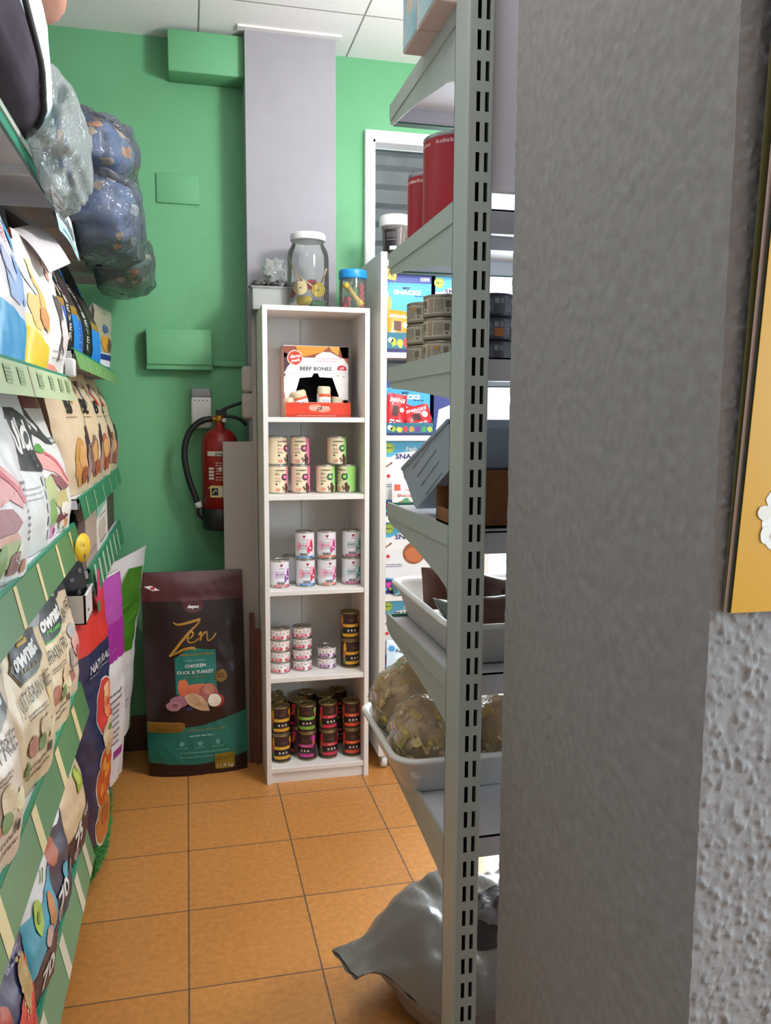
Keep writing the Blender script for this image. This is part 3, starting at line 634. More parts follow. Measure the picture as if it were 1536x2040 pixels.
# ------------------------------------------------------------------ tins
METAL = mat('#b4b2ac', .28, .85); GOLDM = mat('#9a8c62', .3, .8)
def can_proto(name, r, h, cat, metal, art, base, lo=.006, hi=.006):
    t = thing(name, 'tin', cat)
    q = MB(); q.lathe([(0, .002), (r*.92, .002), (r*.97, 0), (r*1.015, .002), (r*1.015, .004), (r*.985, .006), (r*.985, h-.006), (r*1.015, h-.004), (r*1.015, h-.001), (r*.98, h), (r*.94, h-.001), (r*.92, h-.005), (r*.55, h-.005), (r*.5, h-.004), (0, h-.004)], metal, 32); q.build('tin_body', t)
    q = MB(); q.lathe([(.006, .0), (.011, .0), (.011, .002), (.006, .002)], metal, 12, c=(-.014, -.004, h-.004)); q.box(-.006, -.008, h-.004, .006, 0, h-.002, metal); q.build('pull_tab', t)
    rr = r*.992; P = lambda a, z: (rr*math.sin(a/rr), -rr*math.cos(a/rr), z)
    q = MB(); q.grid(P, linsp(-PI*rr, PI*rr, 40), linsp(lo, h-hi, 2), mat(base, .4) if isinstance(base, str) else base); art(Dec(q, P, .008, .0006), rr, h); q.build('paper_label', t)
    return t
def art_dog(col, col2, tx):
    def f(d, r, h):
        C = mat(col, .45); d.rect(.020, .006, PI*r-.02, h-.006, C, 1)
        BRN = mat('#3d2a22', .5); d.text('nutriplus', -.004, h-.019, .0065, BRN, 2, width=.038, bold=.02)
        d.lines(-.024, -.008, [h-.031, h-.036], .0022, mat('#6b5343'), 2, 2); d.lines(-.024, -.004, [h-.046, h-.051], .003, mat(col2), 2, 5); d.lines(-.024, -.004, [h-.059, h-.063], .0018, mat('#6b5343'), 2, 7); d.ell(-.019, h-.072, .004, .003, BRN, 2)
        d.ell(.012, h-.046, .0125, .0125, mat(tx, .4), 2); d.ell(.013, h-.045, .0075, .0072, C, 3); d.poly([(.002, h-.036), (.009, h-.033), (.006, h-.044)], mat(tx, .4), 3); d.poly([(.016, h-.034), (.023, h-.034), (.022, h-.044)], mat(tx, .4), 3)
        d.lump(.022, .018, .009, .015, mat('#5b3426', .5), 3, 4, .5); d.lump(.019, .034, .006, .006, mat('#4a2b22', .5), 3, 2, .4); d.stroke([(.006, .030), (.008, .018), (.006, .009)], .0025, BRN, 3); d.stroke([(.007, .018), (.015, .016), (.016, .008)], .003, BRN, 3); d.stroke([(.001, .026), (.006, .020)], .0022, BRN, 3)
        d.lump(-.014, .016, .010, .006, mat('#e08a74', .5), 2, 6, .3); d.ell(-.015, .018, .005, .002, mat('#f0b5a0'), 3)
    return f
CZ = {1: 1.400, 2: 1.112, 3: .752, 4: .4165, 5: .060}
pk1 = can_proto('food_tin', .0365, .1085, 'tin', METAL, art_dog('#e27ca0', '#e9a3a8', '#3a2028'), '#e9d8b4')
gr1 = can_proto('food_tin', .0365, .1085, 'tin', METAL, art_dog('#9fd878', '#c9a58c', '#24403a'), '#e9d8b4')
def put(proto, used, x, y, z, rz, label, group):
    if proto.name in used: return dup(proto, (x, y, z), rz, label, group)
    used.add(proto.name); proto.location = (x, y, z); proto.rotation_euler = (0, 0, rz); proto['label'] = label; proto['group'] = group; return proto
U = set(); G2 = 'cream tins on the second shelf'; H2 = .1087
put(pk1, U, .3335, 3.165, CZ[2], .25, 'lower cream and pink tin at the left end of the second shelf', G2)
put(pk1, U, .3325, 3.165, CZ[2]+H2, .55, 'upper cream and pink tin at the left end of the second shelf', G2)
put(pk1, U, .4185, 3.165, CZ[2], .05, 'lower cream and pink tin in the second stack from the left', G2)
put(pk1, U, .4165, 3.165, CZ[2]+H2, .0, 'upper cream and pink tin in the second stack from the left', G2)
put(gr1, U, .5145, 3.160, CZ[2], .0, 'lower left cream tin with narrow green stripe', G2)
put(gr1, U, .5975, 3.160, CZ[2], -.75, 'lower right cream tin turned to show mostly green', G2)
put(gr1, U, .558, 3.160, CZ[2]+H2, .1, 'cream and green tin standing on top of two others', G2)
# white care tins on the third shelf
def art_white(word, wc, blob, blob2, band):
    def f(d, r, h):
        d.poly([(-.006, h-.016), (.0, h-.026), (.006, h-.016), (.003, h-.0135), (0, h-.016), (-.003, h-.0135)], mat('#a3213a'), 2); d.lines(-.010, .012, [h-.031], .0014, mat('#6d6a70'), 2, 3)
        d.lump(.022, .055, .017, .026, mat(blob, .4), 1, 3, .4); d.lump(.028, .05, .008, .020, mat(blob2, .4), 2, 8, .6); d.lump(.016, .036, .005, .012, mat(blob2, .4), 2, 5, .6); d.ell(.024, .044, .003, .004, mat('#ffffff'), 3)
        d.lump(-.026, .052, .012, .018, mat(blob, .4), 1, 13, .3)
        d.text(word, -.006, .054, .0068, mat(wc, .4), 3, width=.034, bold=.03); d.lines(-.022, .01, [.046, .041, .063], .0016, mat('#8c8890'), 3, 4)
        for k in range(9): d.rect(-.018+k*.0034, .015, -.0165+k*.0034+.0006*(k % 3), .025, mat('#54565a'), 2)
        d.rect(-PI*r, .006, PI*r, .013, mat('#c9c7c8', .35), 1); d.rect(-.030, .006, .036, .0135, mat(band, .4), 2); d.lines(-.02, .02, [.0098], .002, mat('#f3eaf0'), 3, 2)
    return f
SILV = '#e8e6ea'
cs = {k: can_proto('care_tin', .0365, .107, 'tin', METAL, art_white(*a), SILV) for k, a in {
    'purple': ('SKIN', '#a86aa8', '#eadcf0', '#8a3f9a', '#d8584e'), 'blue': ('GASTRO', '#d84a74', '#f4b7c4', '#d3244e', '#1e7fc0'),
    'orange': ('RENAL', '#e0608e', '#f5c4d2', '#c8388a', '#e0703a'), 'teal': ('DIABETIC', '#3f8f88', '#dbeae8', '#57a39c', '#b8246e')}.items()}
G3 = 'white diet tins on the third shelf'; H3 = .1072
put(cs['purple'], U, .334, 3.150, CZ[3], .1, 'single white tin with purple print at the left of the third shelf', G3)
put(cs['purple'], U, .392, 3.235, CZ[3], 1.9, 'white tin half hidden behind the purple and pink ones', G3)
put(cs['blue'], U, .4345, 3.155, CZ[3], .1, 'lower white and pink tin with blue base band', G3)
put(cs['blue'], U, .4325, 3.155, CZ[3]+H3, -.2, 'upper white and pink tin with blue base band', G3)
put(cs['orange'], U, .5185, 3.155, CZ[3], .2, 'lower white and pink tin with orange base band', G3)
put(cs['orange'], U, .5175, 3.155, CZ[3]+H3, -.1, 'upper white and pink tin with orange base band', G3)
put(cs['teal'], U, .6155, 3.160, CZ[3], .05, 'lower white and teal tin with magenta base band', G3)
put(cs['teal'], U, .6165, 3.160, CZ[3]+H3, .0, 'upper white and teal tin with magenta base band', G3)
# small flat tins on the fourth shelf
def art_small(band):
    def f(d, r, h):
        B = mat(band, .4)
        for k in range(4):
            x = -.105+k*.058; d.rect(x, .0065, x+.044, .017, B, 1); d.lines(x+.008, x+.036, [.0125], .004, mat('#f4d9dc'), 2, k); d.lines(x+.01, x+.04, [.022], .0018, mat('#8a6f80'), 1, k+4)
            for j in range(4): d.ell(x+.004+j*.014, .031-.003*(j % 2), .0024, .0022, mat(('#c02040', '#3a2a30')[j % 2]), 1)
    return f
sm = {k: can_proto('flat_tin', .0375, .0435, 'tin', METAL, art_small(c), '#f0ebe6', .0055, .0055) for k, c in {'red': '#d03a48', 'rose': '#d0406a', 'violet': '#8a4a94'}.items()}
G4 = 'small white tins on the fourth shelf'
ORD4 = ['bottom', 'second', 'third', 'topmost']
for k in range(4): put(sm['red'], U, .3335+.001*(k % 2), 3.150, CZ[4]+k*.0437, .1*k, f'{ORD4[k]} small white and red tin up the left end stack', G4)
for k in range(4): put(sm['rose'], U, .4215-.0015*(k % 2), 3.165, CZ[4]+k*.0437, .3*(k % 2)+.2, f'{ORD4[k]} small white and rose tin up the second stack', G4)
for k in range(2): put(sm['violet'], U, .520, 3.175, CZ[4]+k*.0437, .25, ('lower', 'upper')[k]+' small white tin with violet band in the short stack', G4)
# dark brown tins
def art_dark(col):
    def f(d, r, h):
        C = mat(col, .4); K = mat('#1b1214', .45)
        d.rect(-.036, .054, .036, .066, C, 1); d.rect(-.036, .016, .036, .028, C, 1); d.rect(-.036, .028, .036, .054, K, 1); d.rect(-.036, .030, .036, .052, K, 2)
        for k in range(3):
            x = -.012+k*.013; d.poly([(x-.004, .043), (x, .046), (x+.004, .041), (x+.002, .037), (x-.003, .039)], mat('#e8ddd2'), 3)
        d.lines(-.02, .024, [.033], .0016, mat('#8d7668'), 3, 5); d.lines(-.012, .012, [.0605], .003, mat('#f0c8a0' if col != '#d9a126' else '#f2d070'), 2, 2)
        d.ell(0, .082, .013, .007, mat('#4a2e24', .4), 1); d.lines(-.009, .01, [.084, .079], .002, mat('#6d4a38'), 2, 3)
        d.lump(.036, .088, .008, .016, C, 2, 4, .5); d.lump(.037, .072, .005, .008, mat('#d8714a'), 3, 2, .4); d.lump(-.040, .080, .007, .020, C, 2, 8, .5); d.lump(-.042, .055, .006, .016, mat('#b8604a'), 3, 5, .4); d.lump(-.041, .03, .006, .012, mat('#5f7a3a'), 3, 3, .4)
        d.rect(.055, .012, .085, .055, mat('#9a9890'), 1); d.lines(.057, .083, [.018+.005*k for k in range(7)], .0018, mat('#55524c'), 2, 6)
    return f
dk = {k: can_proto('dark_food_tin', .0370, .1115, 'tin', GOLDM, art_dark(c), '#3a2320') for k, c in {'yellow': '#d9a126', 'green': '#7ab03c', 'magenta': '#c83a8e', 'red': '#cf3247', 'orange': '#dd4f28'}.items()}
H5 = .1117
put(dk['yellow'], U, .6115, 3.165, CZ[4], .35, 'lower dark and yellow tin at the right of the fourth shelf', 'tall dark tins on the fourth shelf')
put(dk['yellow'], U, .6105, 3.165, CZ[4]+H5, .0, 'upper dark and yellow tin at the right of the fourth shelf', 'tall dark tins on the fourth shelf')
G5 = 'dark tins on the bottom shelf'
for (x, lo, hi, a) in ((.3325, 'yellow', 'yellow', .1), (.437, 'magenta', 'green', -.15), (.5195, 'red', 'red', .2), (.6145, 'orange', 'orange', .0)):
    put(dk[lo], U, x, 3.145, CZ[5], a-(.3 if lo == 'magenta' else 0), f'lower front dark tin with {lo} bands on the bottom shelf', G5)
    put(dk[hi], U, x-.0015, 3.145, CZ[5]+H5, a, f'upper front dark tin with {hi} bands on the bottom shelf', G5)
BKD = 'dark tins at the back of the bottom shelf'
for (x, y, c, a, w) in ((.329, 3.226, 'yellow', 1.4, 'behind the front yellow tins, second row'), (.322, 3.296, 'yellow', .3, 'in the back left corner, third row'), (.405, 3.205, 'red', -1.5, 'left of the green and magenta pair, second row'), (.455, 3.283, 'red', .8, 'behind the green and magenta pair, third row'), (.525, 3.232, 'red', 2.2, 'behind the front red pair, second row'), (.585, 3.29, 'red', .2, 'in the third row between red and orange pairs')):
    put(dk[c], U, x, y, CZ[5], a, 'lower dark tin '+w, BKD); put(dk[c], U, x, y, CZ[5]+H5, a, 'upper dark tin '+w, BKD)

# ------------------------------------------------------------------ beef bones display box
bb = thing('display_box', 'open red and white display box of bones on the top bookcase shelf', 'display box', (.485, 3.19, 1.4005))
WP = mat('#e9e6e4', .5); ORED = mat('#cf3e20', .4); ORED2 = mat('#b8351c', .4); INK = mat('#15110f', .9)
q = MB(); w = .124
hole = [(-.088, .066), (-.064, .148), (-.018, .152), (-.010, .166), (.006, .166), (.012, .152), (.062, .150), (.092, .066)]
outer = [(-w, .066), (-.088, .066)]+hole[1:-1]+[(.092, .066), (w, .066), (w, .268), (-w, .270)]
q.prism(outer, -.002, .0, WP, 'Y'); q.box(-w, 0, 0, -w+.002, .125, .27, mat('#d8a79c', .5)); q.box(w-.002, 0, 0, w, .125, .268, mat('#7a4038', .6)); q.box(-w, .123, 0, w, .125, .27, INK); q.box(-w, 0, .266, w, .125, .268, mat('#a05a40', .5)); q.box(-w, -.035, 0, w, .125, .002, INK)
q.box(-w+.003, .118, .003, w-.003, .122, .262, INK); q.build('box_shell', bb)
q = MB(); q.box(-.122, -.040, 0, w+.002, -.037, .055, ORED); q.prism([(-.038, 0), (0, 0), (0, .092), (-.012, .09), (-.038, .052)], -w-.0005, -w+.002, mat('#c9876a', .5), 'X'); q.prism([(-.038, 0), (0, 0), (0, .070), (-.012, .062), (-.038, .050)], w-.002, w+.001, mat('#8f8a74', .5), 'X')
dd = Dec(q, lambda x, z: (x, -.0402, z)); dd.rect(-.122, .0, .126, .012, ORED2, 1); dd.lump(-.01, .036, .028, .013, mat('#e08a70'), 1, 3, .3); dd.lump(.022, .030, .026, .012, mat('#e08a70'), 1, 7, .3); dd.lines(-.03, .042, [.038, .031], .004, mat('#f0c0ae'), 2, 4); dd.lines(-.08, .07, [.0055], .002, mat('#e0a898'), 2, 6); q.build('front_tray', bb)
q = MB(); dd = Dec(q, lambda x, z: (x, -.0022, z), .05, .0003)
dd.rect(-w, .225, w, .2675, mat('#8f4a34', .5), 1); dd.poly([(-.08, .2675), (.05, .2675), (.02, .245), (-.06, .225)], mat('#d8922e', .5), 2); dd.poly([(-w, .15), (-w, .245), (-.09, .225), (-.10, .19)], mat('#4a2a30', .5), 1); dd.poly([(.05, .2675), (.09, .2675), (.085, .235), (.06, .25)], mat('#e0a040', .5), 2); dd.poly([(.09, .2675), (w, .267), (w, .20), (.10, .23)], mat('#b0644a', .5), 1)
dd.poly([(-.118, .19), (-.085, .225), (-.055, .222), (-.03, .210), (-.012, .212), (.0, .232), (.025, .247), (.055, .246), (.09, .228), (.115, .20), (.1235, .18), (.1235, .10), (-.118, .10)] if False else [(-.1235, .165), (-.11, .19), (-.08, .222), (-.05, .224), (-.026, .214), (-.012, .214), (.0, .234), (.025, .247), (.055, .246), (.09, .228), (.115, .20), (.1235, .182), (.1235, .17), (-.1235, .163)], WP, 3)
dd.lump(-.081, .223, .031, .028, mat('#f0cfc4'), 4, 2, .15); dd.lump(-.081, .223, .027, .024, mat('#d0402a'), 5, 2, .15); dd.text('dingo', -.081, .230, .012, WP, 6, width=.040, bold=.04, rot=.15); dd.text('snack', -.079, .215, .011, WP, 6, width=.034, bold=.04, rot=.15)
dd.text('BEEF BONES', -.002, .184, .014, mat('#20201e'), 5, width=.122, bold=.015); dd.lines(.004, .096, [.222, .212], .003, mat('#d8a0a4'), 5, 3, .2)
dd.poly([(.080, .180)]+[(.098+.018*math.cos(a), .184+.014*math.sin(a)) for a in linsp(PI*.95, .05, 10)]+[(.117, .178)], mat('#c8243a'), 5); dd.text('x25', .098, .187, .008, WP, 6, bold=.03); dd.ell(.082, .158, .002, .002, INK, 5); dd.ell(.106, .155, .002, .002, INK, 5)
q.build('header_print', bb)
BONE = bumpy('cream_bone', '#d9ccb0', .6, 60, .3, .002, '#c9b994', var_scale=30)
def bone(label, x, y, z, r, h, lean, wrap=True):
    t = thing('beef_bone', label, 'bone', (.485+x, 3.19+y, 1.4025+z), 0, 'bones in the display box', (0, lean, .2))
    q = MB(); q.lathe([(0, .006), (r*.5, .0), (r*.95, .002), (r*1.02, h*.2), (r*.95, h*.6), (r*1.0, h*.9), (r*.85, h), (r*.5, h-.003), (r*.4, h-.02), (0, h-.02)], BONE, 18); q.build('bone_shaft', t)
    if wrap:
        P = lambda a, zz: (r*1.04*math.sin(a/r), -r*1.04*math.cos(a/r), zz)
        q = MB(); q.grid(P, linsp(-PI*r, PI*r, 24), linsp(h*.12, h*.72, 2), mat('#eeece8', .4)); d2 = Dec(q, P, .01); d2.rect(-.03, h*.62, .03, h*.72, mat('#d8562c'), 1); d2.lines(-.014, .014, [h*.5, h*.44, h*.38], .002, mat('#50504c'), 1, 3); d2.ell(.0, h*.24, .007, .004, mat('#a8506a'), 1); q.build('paper_band', t)
bone('white wrapped bone leaning left in the display box', -.052, -.008, .012, .029, .088, -.25)
bone('upright bone with orange and white band in the display box', .026, -.010, .010, .026, .105, .02)
bone('bare bone at the left end of the display box', -.098, -.014, .004, .020, .068, -.2, False)
bone('dim bone at the right end of the display box', .078, .015, .004, .025, .072, .1, False)
bone('low bone between the two wrapped ones in the display box', -.008, .02, .0, .022, .055, 0, False)

# ------------------------------------------------------------------ jars on the bookcase
GLASS = clear('jar_glass', '#f1f5f2', .22, .03, .03, '#ffffff', 6, .05); GLASS2 = clear('jar_plastic', '#f0f4f0', .25, .05, .06, '#ffffff', 10, .1)
jar = thing('glass_jar', 'large clear jar with white lid and chews on top of the bookcase', 'jar', (.455, 3.19, 1.8015))
q = MB(); q.lathe([(0, .004), (.060, .0), (.070, .006), (.0775, .02), (.0785, .10), (.078, .19), (.074, .215), (.064, .232), (.060, .240), (.060, .262)], GLASS, 40); q.build('jar_body', jar)
q = MB(); q.lathe([(.0, .252), (.058, .252), (.0655, .252), (.0665, .256), (.0665, .272), (.064, .278), (.0, .280)], mat('#dfdfe2', .35), 40); q.build('jar_lid', jar)['label'] = 'white lid'
def roll(label, loc, m, rot, stick=None, r=.026):
    t = thing('chew_roll', label, 'chew', loc, 0, 'rolled chews in the big jar', rot)
    sp = [(r*(.12+.88*k/60)*math.cos(k*.33), 0, r*(.12+.88*k/60)*math.sin(k*.33)) for k in range(61)]
    q = MB(); q.tube(sp, .0042, m, 6); q.lathe([(0, -.0015), (r*.95, -.0015), (r*.95, .0015), (0, .0015)], mat('#5a4028', .7), 20, xf=Matrix.Rotation(PI/2, 4, 'X')); q.build('coil', t)  # brown disc paints the grooves between coil turns dark, in place of shade
    if stick: q = MB(); q.tube([(0, 0, r*.8), stick], .0028, mat('#c9ac7c', .6), 6); q.build('stick', t)
CREAM = mat('#d6bf94', .55); YG = mat('#b89a22', .5); RC = mat('#a8243a', .5); GC = mat('#23582f', .5)
jx, jy, jz = .455, 3.19, 1.8015
roll('cream spiral chew lollipop in the big jar', (jx-.036, jy-.035, jz+.078), CREAM, (0, -.25, .2), (-.004, .03, .12), .027)
roll('yellow spiral chew lollipop in the big jar', (jx+.030, jy-.040, jz+.070), YG, (0, -.9, -.2), (-.004, .02, .10), .026)
roll('red spiral chew at the centre of the big jar', (jx+.010, jy+.005, jz+.098), RC, (.7, 0, .3), None, .022)
roll('green coiled chew at the right side of the big jar', (jx+.045, jy+.005, jz+.088), GC, (1.2, .2, 0), (.0, .02, .10), .024)
roll('red coiled chew low at the left of the big jar', (jx-.052, jy+.005, jz+.065), RC, (.4, 0, 1.2), None, .020)
def twist(label, a, b, r, m, group, jz2=0):
    a, b = Vector(a), Vector(b); n = 14; q = MB(); d = (b-a); up = d.orthogonal().normalized(); w = d.normalized().cross(up)
    for ph in (0, PI): q.tube([a+d*(k/n)+(up*math.cos(k*.9+ph)+w*math.sin(k*.9+ph))*r*.5 for k in range(n+1)], r*.62, m, 8)
    tag(q.build('chew_twist', None, (0, 0, 0)), label, 'chew', group)
twist('yellow twisted chew lying at the bottom of the big jar', (jx-.042, jy-.045, jz+.028), (jx+.0, jy-.050, jz+.032), .015, YG, 'twisted chews in the big jar')
twist('dark green twisted chew lying at the bottom right of the big jar', (jx+.005, jy-.035, jz+.018), (jx+.055, jy-.015, jz+.022), .014, GC, 'twisted chews in the big jar')
twist('pale twisted chew across the back of the big jar floor', (jx-.035, jy+.02, jz+.02), (jx+.035, jy+.03, jz+.018), .013, mat('#b59a74', .6), 'twisted chews in the big jar')
j2 = thing('treat_jar', 'small clear jar with bright blue lid on the bookcase right corner', 'jar', (.621, 3.16, 1.8015))
q = MB(); q.lathe([(0, .002), (.044, .0), (.050, .005), (.0515, .02), (.0515, .108), (.049, .116), (.049, .122)], GLASS2, 32); q.build('jar_body', j2)
q = MB(); q.lathe([(0, .116), (.0525, .116), (.0535, .119), (.0535, .138), (.0525, .147), (.049, .149), (0, .149)], mat('#1d86c8', .35), 36); q.build('jar_lid', j2)['label'] = 'bright blue lid'
twist('pink twisted chew at the left of the blue lidded jar', (.590, 3.135, 1.81), (.597, 3.135, 1.845), .013, mat('#c05a62', .5), 'chews in the blue lidded jar')
twist('green twisted chew standing at the back of the blue lidded jar', (.628, 3.17, 1.815), (.633, 3.17, 1.905), .014, mat('#4a7a44', .5), 'chews in the blue lidded jar')
twist('red twisted chew standing at the right of the blue lidded jar', (.655, 3.155, 1.812), (.652, 3.155, 1.90), .011, mat('#a83a40', .5), 'chews in the blue lidded jar')
q = MB(); a, b = Vector((.585, 3.128, 1.898)), Vector((.648, 3.126, 1.818)); q.tube([a.lerp(b, k/8) for k in range(9)], [.013, .014, .011, .0095, .009, .0095, .011, .014, .013], mat('#b79a34', .5), 10); tag(q.build('chew_bone'), 'yellow bone shaped chew slanting across the blue lidded jar', 'chew', 'chews in the blue lidded jar')
# clear box with plants and wrap behind the jar
pb = thing('clear_container', 'clear plastic box on the bookcase behind the big jar', 'container', (.335, 3.265, 1.8015))
CL = clear('clear_box_plastic', '#f0f4f2', .3, .08, .30, '#eeeeec', 14, .2)
q = MB(); q.box(-.086, -.06, 0, .086, .06, .002, CL)
for (a, b, c, d) in ((-.086, -.06, .086, -.058), (-.086, .058, .086, .06), (-.086, -.06, -.084, .06), (.084, -.06, .086, .06)): q.box(a, b, 0, c, d, .080, CL)
q.build('container_body', pb)
q = MB(); q.box(-.092, -.066, .078, .092, .066, .086, CL, .003); q.build('container_lid', pb)
q = MB(); r = random.Random(4)
for k in range(46): q.blob((r.uniform(-.085, .085), r.uniform(-.05, .05), .089+r.uniform(.004, .018)), (r.uniform(.008, .015), .008, r.uniform(.005, .009)), mat(r.choice(['#3a3c38', '#4a4a46', '#2c2b2a', '#6a5a52', '#55584e']), .5), .3, 2, k, 8, 5)
tag(q.build('dried_treats', None, (.335, 3.262, 1.8015)), 'row of dark dried bits lying on the clear plastic box', 'treats', None, 'stuff')
q = MB(); q.blob((0, 0, .0), (.04, .035, .045), clear('crumpled_wrap', '#eef2f0', .3, .08, .2, '#f0f0f0', 40, 1.0), .35, 3, 5, 20, 14); tag(q.build('plastic_wrap', None, (.335, 3.275, 1.945)), 'crumpled clear wrap on the dark bits left of the big jar', 'plastic wrap')
q = MB(); 
for k in range(24): q.blob((r.uniform(-.075, .075), r.uniform(-.045, .045), .012+r.uniform(0, .012)), .012, mat(r.choice(['#9a9284', '#b0a696', '#7d7468']), .6), .3, 2, k+60, 8, 5)
tag(q.build('pale_treats', None, (.335, 3.265, 1.8035)), 'pale bits lying inside the clear plastic box', 'treats', None, 'stuff')

# ------------------------------------------------------------------ boards behind the bookcase, big dark bag
PANEL = bumpy('pale_grey_board', '#a9a39d', .5, 20, .05)
q = MB(); q.box(0, -.008, 0, .135, .008, 1.303, PANEL, .001, seg=1); tag(q.build('leaning_board', None, (.134, 3.328, 0), (0, 0, 0)), 'tall pale grey board standing between the extinguisher and bookcase', 'board')
q = MB(); q.box(0, -.006, 0, .016, .006, 1.79, PANEL); tag(q.build('grey_batten', None, (.2505, 3.318, 0)), 'thin grey batten upright along the left side of the bookcase', 'batten')
WOOD = bumpy('reddish_wood', '#6e3a28', .5, 14, .1, .001, '#5a2e20', var_scale=8)
for k, (x, t) in enumerate(((.222, .008), (.246, .006))):
    q = MB(); q.box(0, -.008, 0, .018, .008, .62-.06*k, WOOD, .001, seg=1); tag(q.build('wooden_slat', None, (x, 3.285-.02*k, 0), (0, t, 0)), ('left', 'right')[k]+' one of two reddish slats standing beside the bookcase', 'slat', 'wooden slats by the bookcase')
def art_zen(d, Wd, H):
    K = mat('#2b1715', .35); MAR = mat('#4c1b1c', .35); TE = mat('#1b6f62', .35); GO = mat('#b98836', .35, .3); WT = mat('#e6e0da', .5)
    w = Wd/2
    d.rect(-w, .685, w, H-.002, MAR, 1); d.lump(0, .683, .042, .045, MAR, 2, 1, .05); d.text('dapac', 0, .664, .012, WT, 4, bold=.05, width=.042)
    d.poly([(-.178, .742), (-.150, .745), (-.120, .727), (-.148, .726)], mat('#e8dfdc'), 3); d.ell(-.147, .735, .009, .006, mat('#c02a34'), 4)
    d.poly([(-.075, .330), (-.075, .47), (-.03, .503), (.0, .508), (.045, .500), (.078, .497), (.078, .330)], TE, 2)
    z = curve([(-.076, .607), (-.055, .598), (.012, .612), (.022, .617), (.016, .600), (-.03, .555), (-.085, .488), (-.092, .480), (-.078, .486), (-.04, .505), (-.005, .508), (.0, .497)], 6)
    n = len(z); d.stroke(z, [.004+.006*abs(math.sin(i/n*PI*3)) for i in range(n)], GO, 4)
    d.stroke(curve([(-.028, .543), (-.008, .552), (-.004, .566), (-.016, .566), (-.026, .545), (-.02, .530), (-.002, .530), (.018, .545)], 6), .0052, GO, 4)
    d.stroke(curve([(.016, .555), (.026, .566), (.022, .535), (.030, .555), (.046, .566), (.048, .545), (.052, .532), (.066, .540), (.082, .560)], 6), .0052, GO, 4)
    d.text('Home Gourmet Menus', .005, .484, .008, GO, 4, width=.125, shear=.3, bold=.02); d.text('OPEN GRAIN', .0, .460, .008, mat('#8ab0a4'), 4, width=.075); d.text('CHICKEN', .0, .440, .012, WT, 4, width=.076, bold=.015); d.text('DUCK & TURKEY', .0, .416, .012, WT, 4, width=.135, bold=.015); d.text('recipe for dogs', .0, .398, .006, GO, 4, width=.075)
    d.ell(.094, .393, .025, .025, mat('#6d4a22', .4, .3), 4); d.ell(.094, .393, .020, .020, mat('#8f6a34', .35, .3), 5); d.lines(.08, .108, [.402, .395, .388], .004, mat('#4a2f14'), 6, 3)
    d.lump(-.048, .357, .022, .032, mat('#cf6a44', .5), 3, 3, .4); d.lump(.0, .345, .06, .022, mat('#c96a4a', .5), 3, 8, .3); d.lump(.045, .335, .036, .032, mat('#a85a52', .5), 4, 5, .2); d.lump(.05, .345, .022, .02, mat('#c07a66', .5), 5, 2, .3)
    for k in range(5): d.stroke([(.022+k*.012, .352), (.034+k*.012, .330)], .0022, mat('#cf9482'), 6)
    d.lump(-.066, .305, .034, .022, mat('#9a6472', .5), 5, 6, .2); d.lump(-.085, .288, .028, .020, mat('#b08088', .5), 6, 4, .2); d.ell(-.078, .293, .012, .006, mat('#8f5a70'), 7)
    d.poly([(-.045, .325), (-.015, .336), (.020, .320), (.042, .298), (.048, .262), (.012, .266), (-.012, .28), (-.030, .295)], mat('#c9a080', .5), 7); d.poly([(-.038, .322), (-.015, .333), (.008, .318), (.02, .285), (-.01, .288)], mat('#b8906a', .5), 8)
    d.ell(-.028, .277, .012, .008, mat('#38325c'), 8); d.lump(.074, .300, .028, .026, mat('#a02a2a', .4), 7, 9, .2); d.lump(.066, .302, .024, .024, mat('#e6dcc8', .5), 8, 9, .25)
    d.poly([(-w, .220), (-.12, .205), (-.05, .200), (.02, .205), (.10, .225), (w, .247), (w, .075), (.1, .055), (.0, .048), (-.1, .052), (-w, .058)], TE, 2)
    d.poly([(-w+.004, .226), (-.055, .224), (-.045, .214), (-.048, .196), (-.06, .186), (-w+.004, .184)], mat('#8f6424', .4, .3), 4); d.lines(-.15, -.06, [.212, .198], .004, mat('#6a4a1c'), 5, 4)
    d.text('CALIDAD SUPER PREMIUM', .03, .188, .006, GO, 4, width=.15); d.lines(-.03, .06, [.165], .005, mat('#8ab8ac'), 4, 5)
    for k in range(3): d.lump(-.06+k*.068, .135, .010, .010, mat('#5f9c90'), 4, k, .4); d.lines(-.08+k*.068, -.04+k*.068, [.118], .003, mat('#7ab0a2'), 4, k)
    d.rect(-.012, .11, -.011, .155, mat('#5f9c90'), 4); d.rect(.056, .11, .057, .155, mat('#5f9c90'), 4); d.lines(-.07, .12, [.098, .080], .003, mat('#7ab0a2'), 4, 8)
    d.rect(.062, .020, .138, .085, mat('#8f7a24', .4, .3), 5); d.lines(.07, .13, [.072, .062], .005, mat('#6a5a18'), 6, 2); d.text('11,4 kg', .1, .035, .016, mat('#c9bfae'), 6, width=.062, bold=.02)
    d.lines(-.12, -.02, [.02], .003, mat('#4a3a36'), 3, 2)
z = bag('pet_food_bag', 'big dark brown food bag with teal panels standing by the green wall', 'pet food bag', (.018, 3.262, 0), 0, .378, .795, .135, '#271514', art_zen, '#1e1010', (), .055, 3, None, .006, .45, 1.03, 6, -.012, finish=.3)

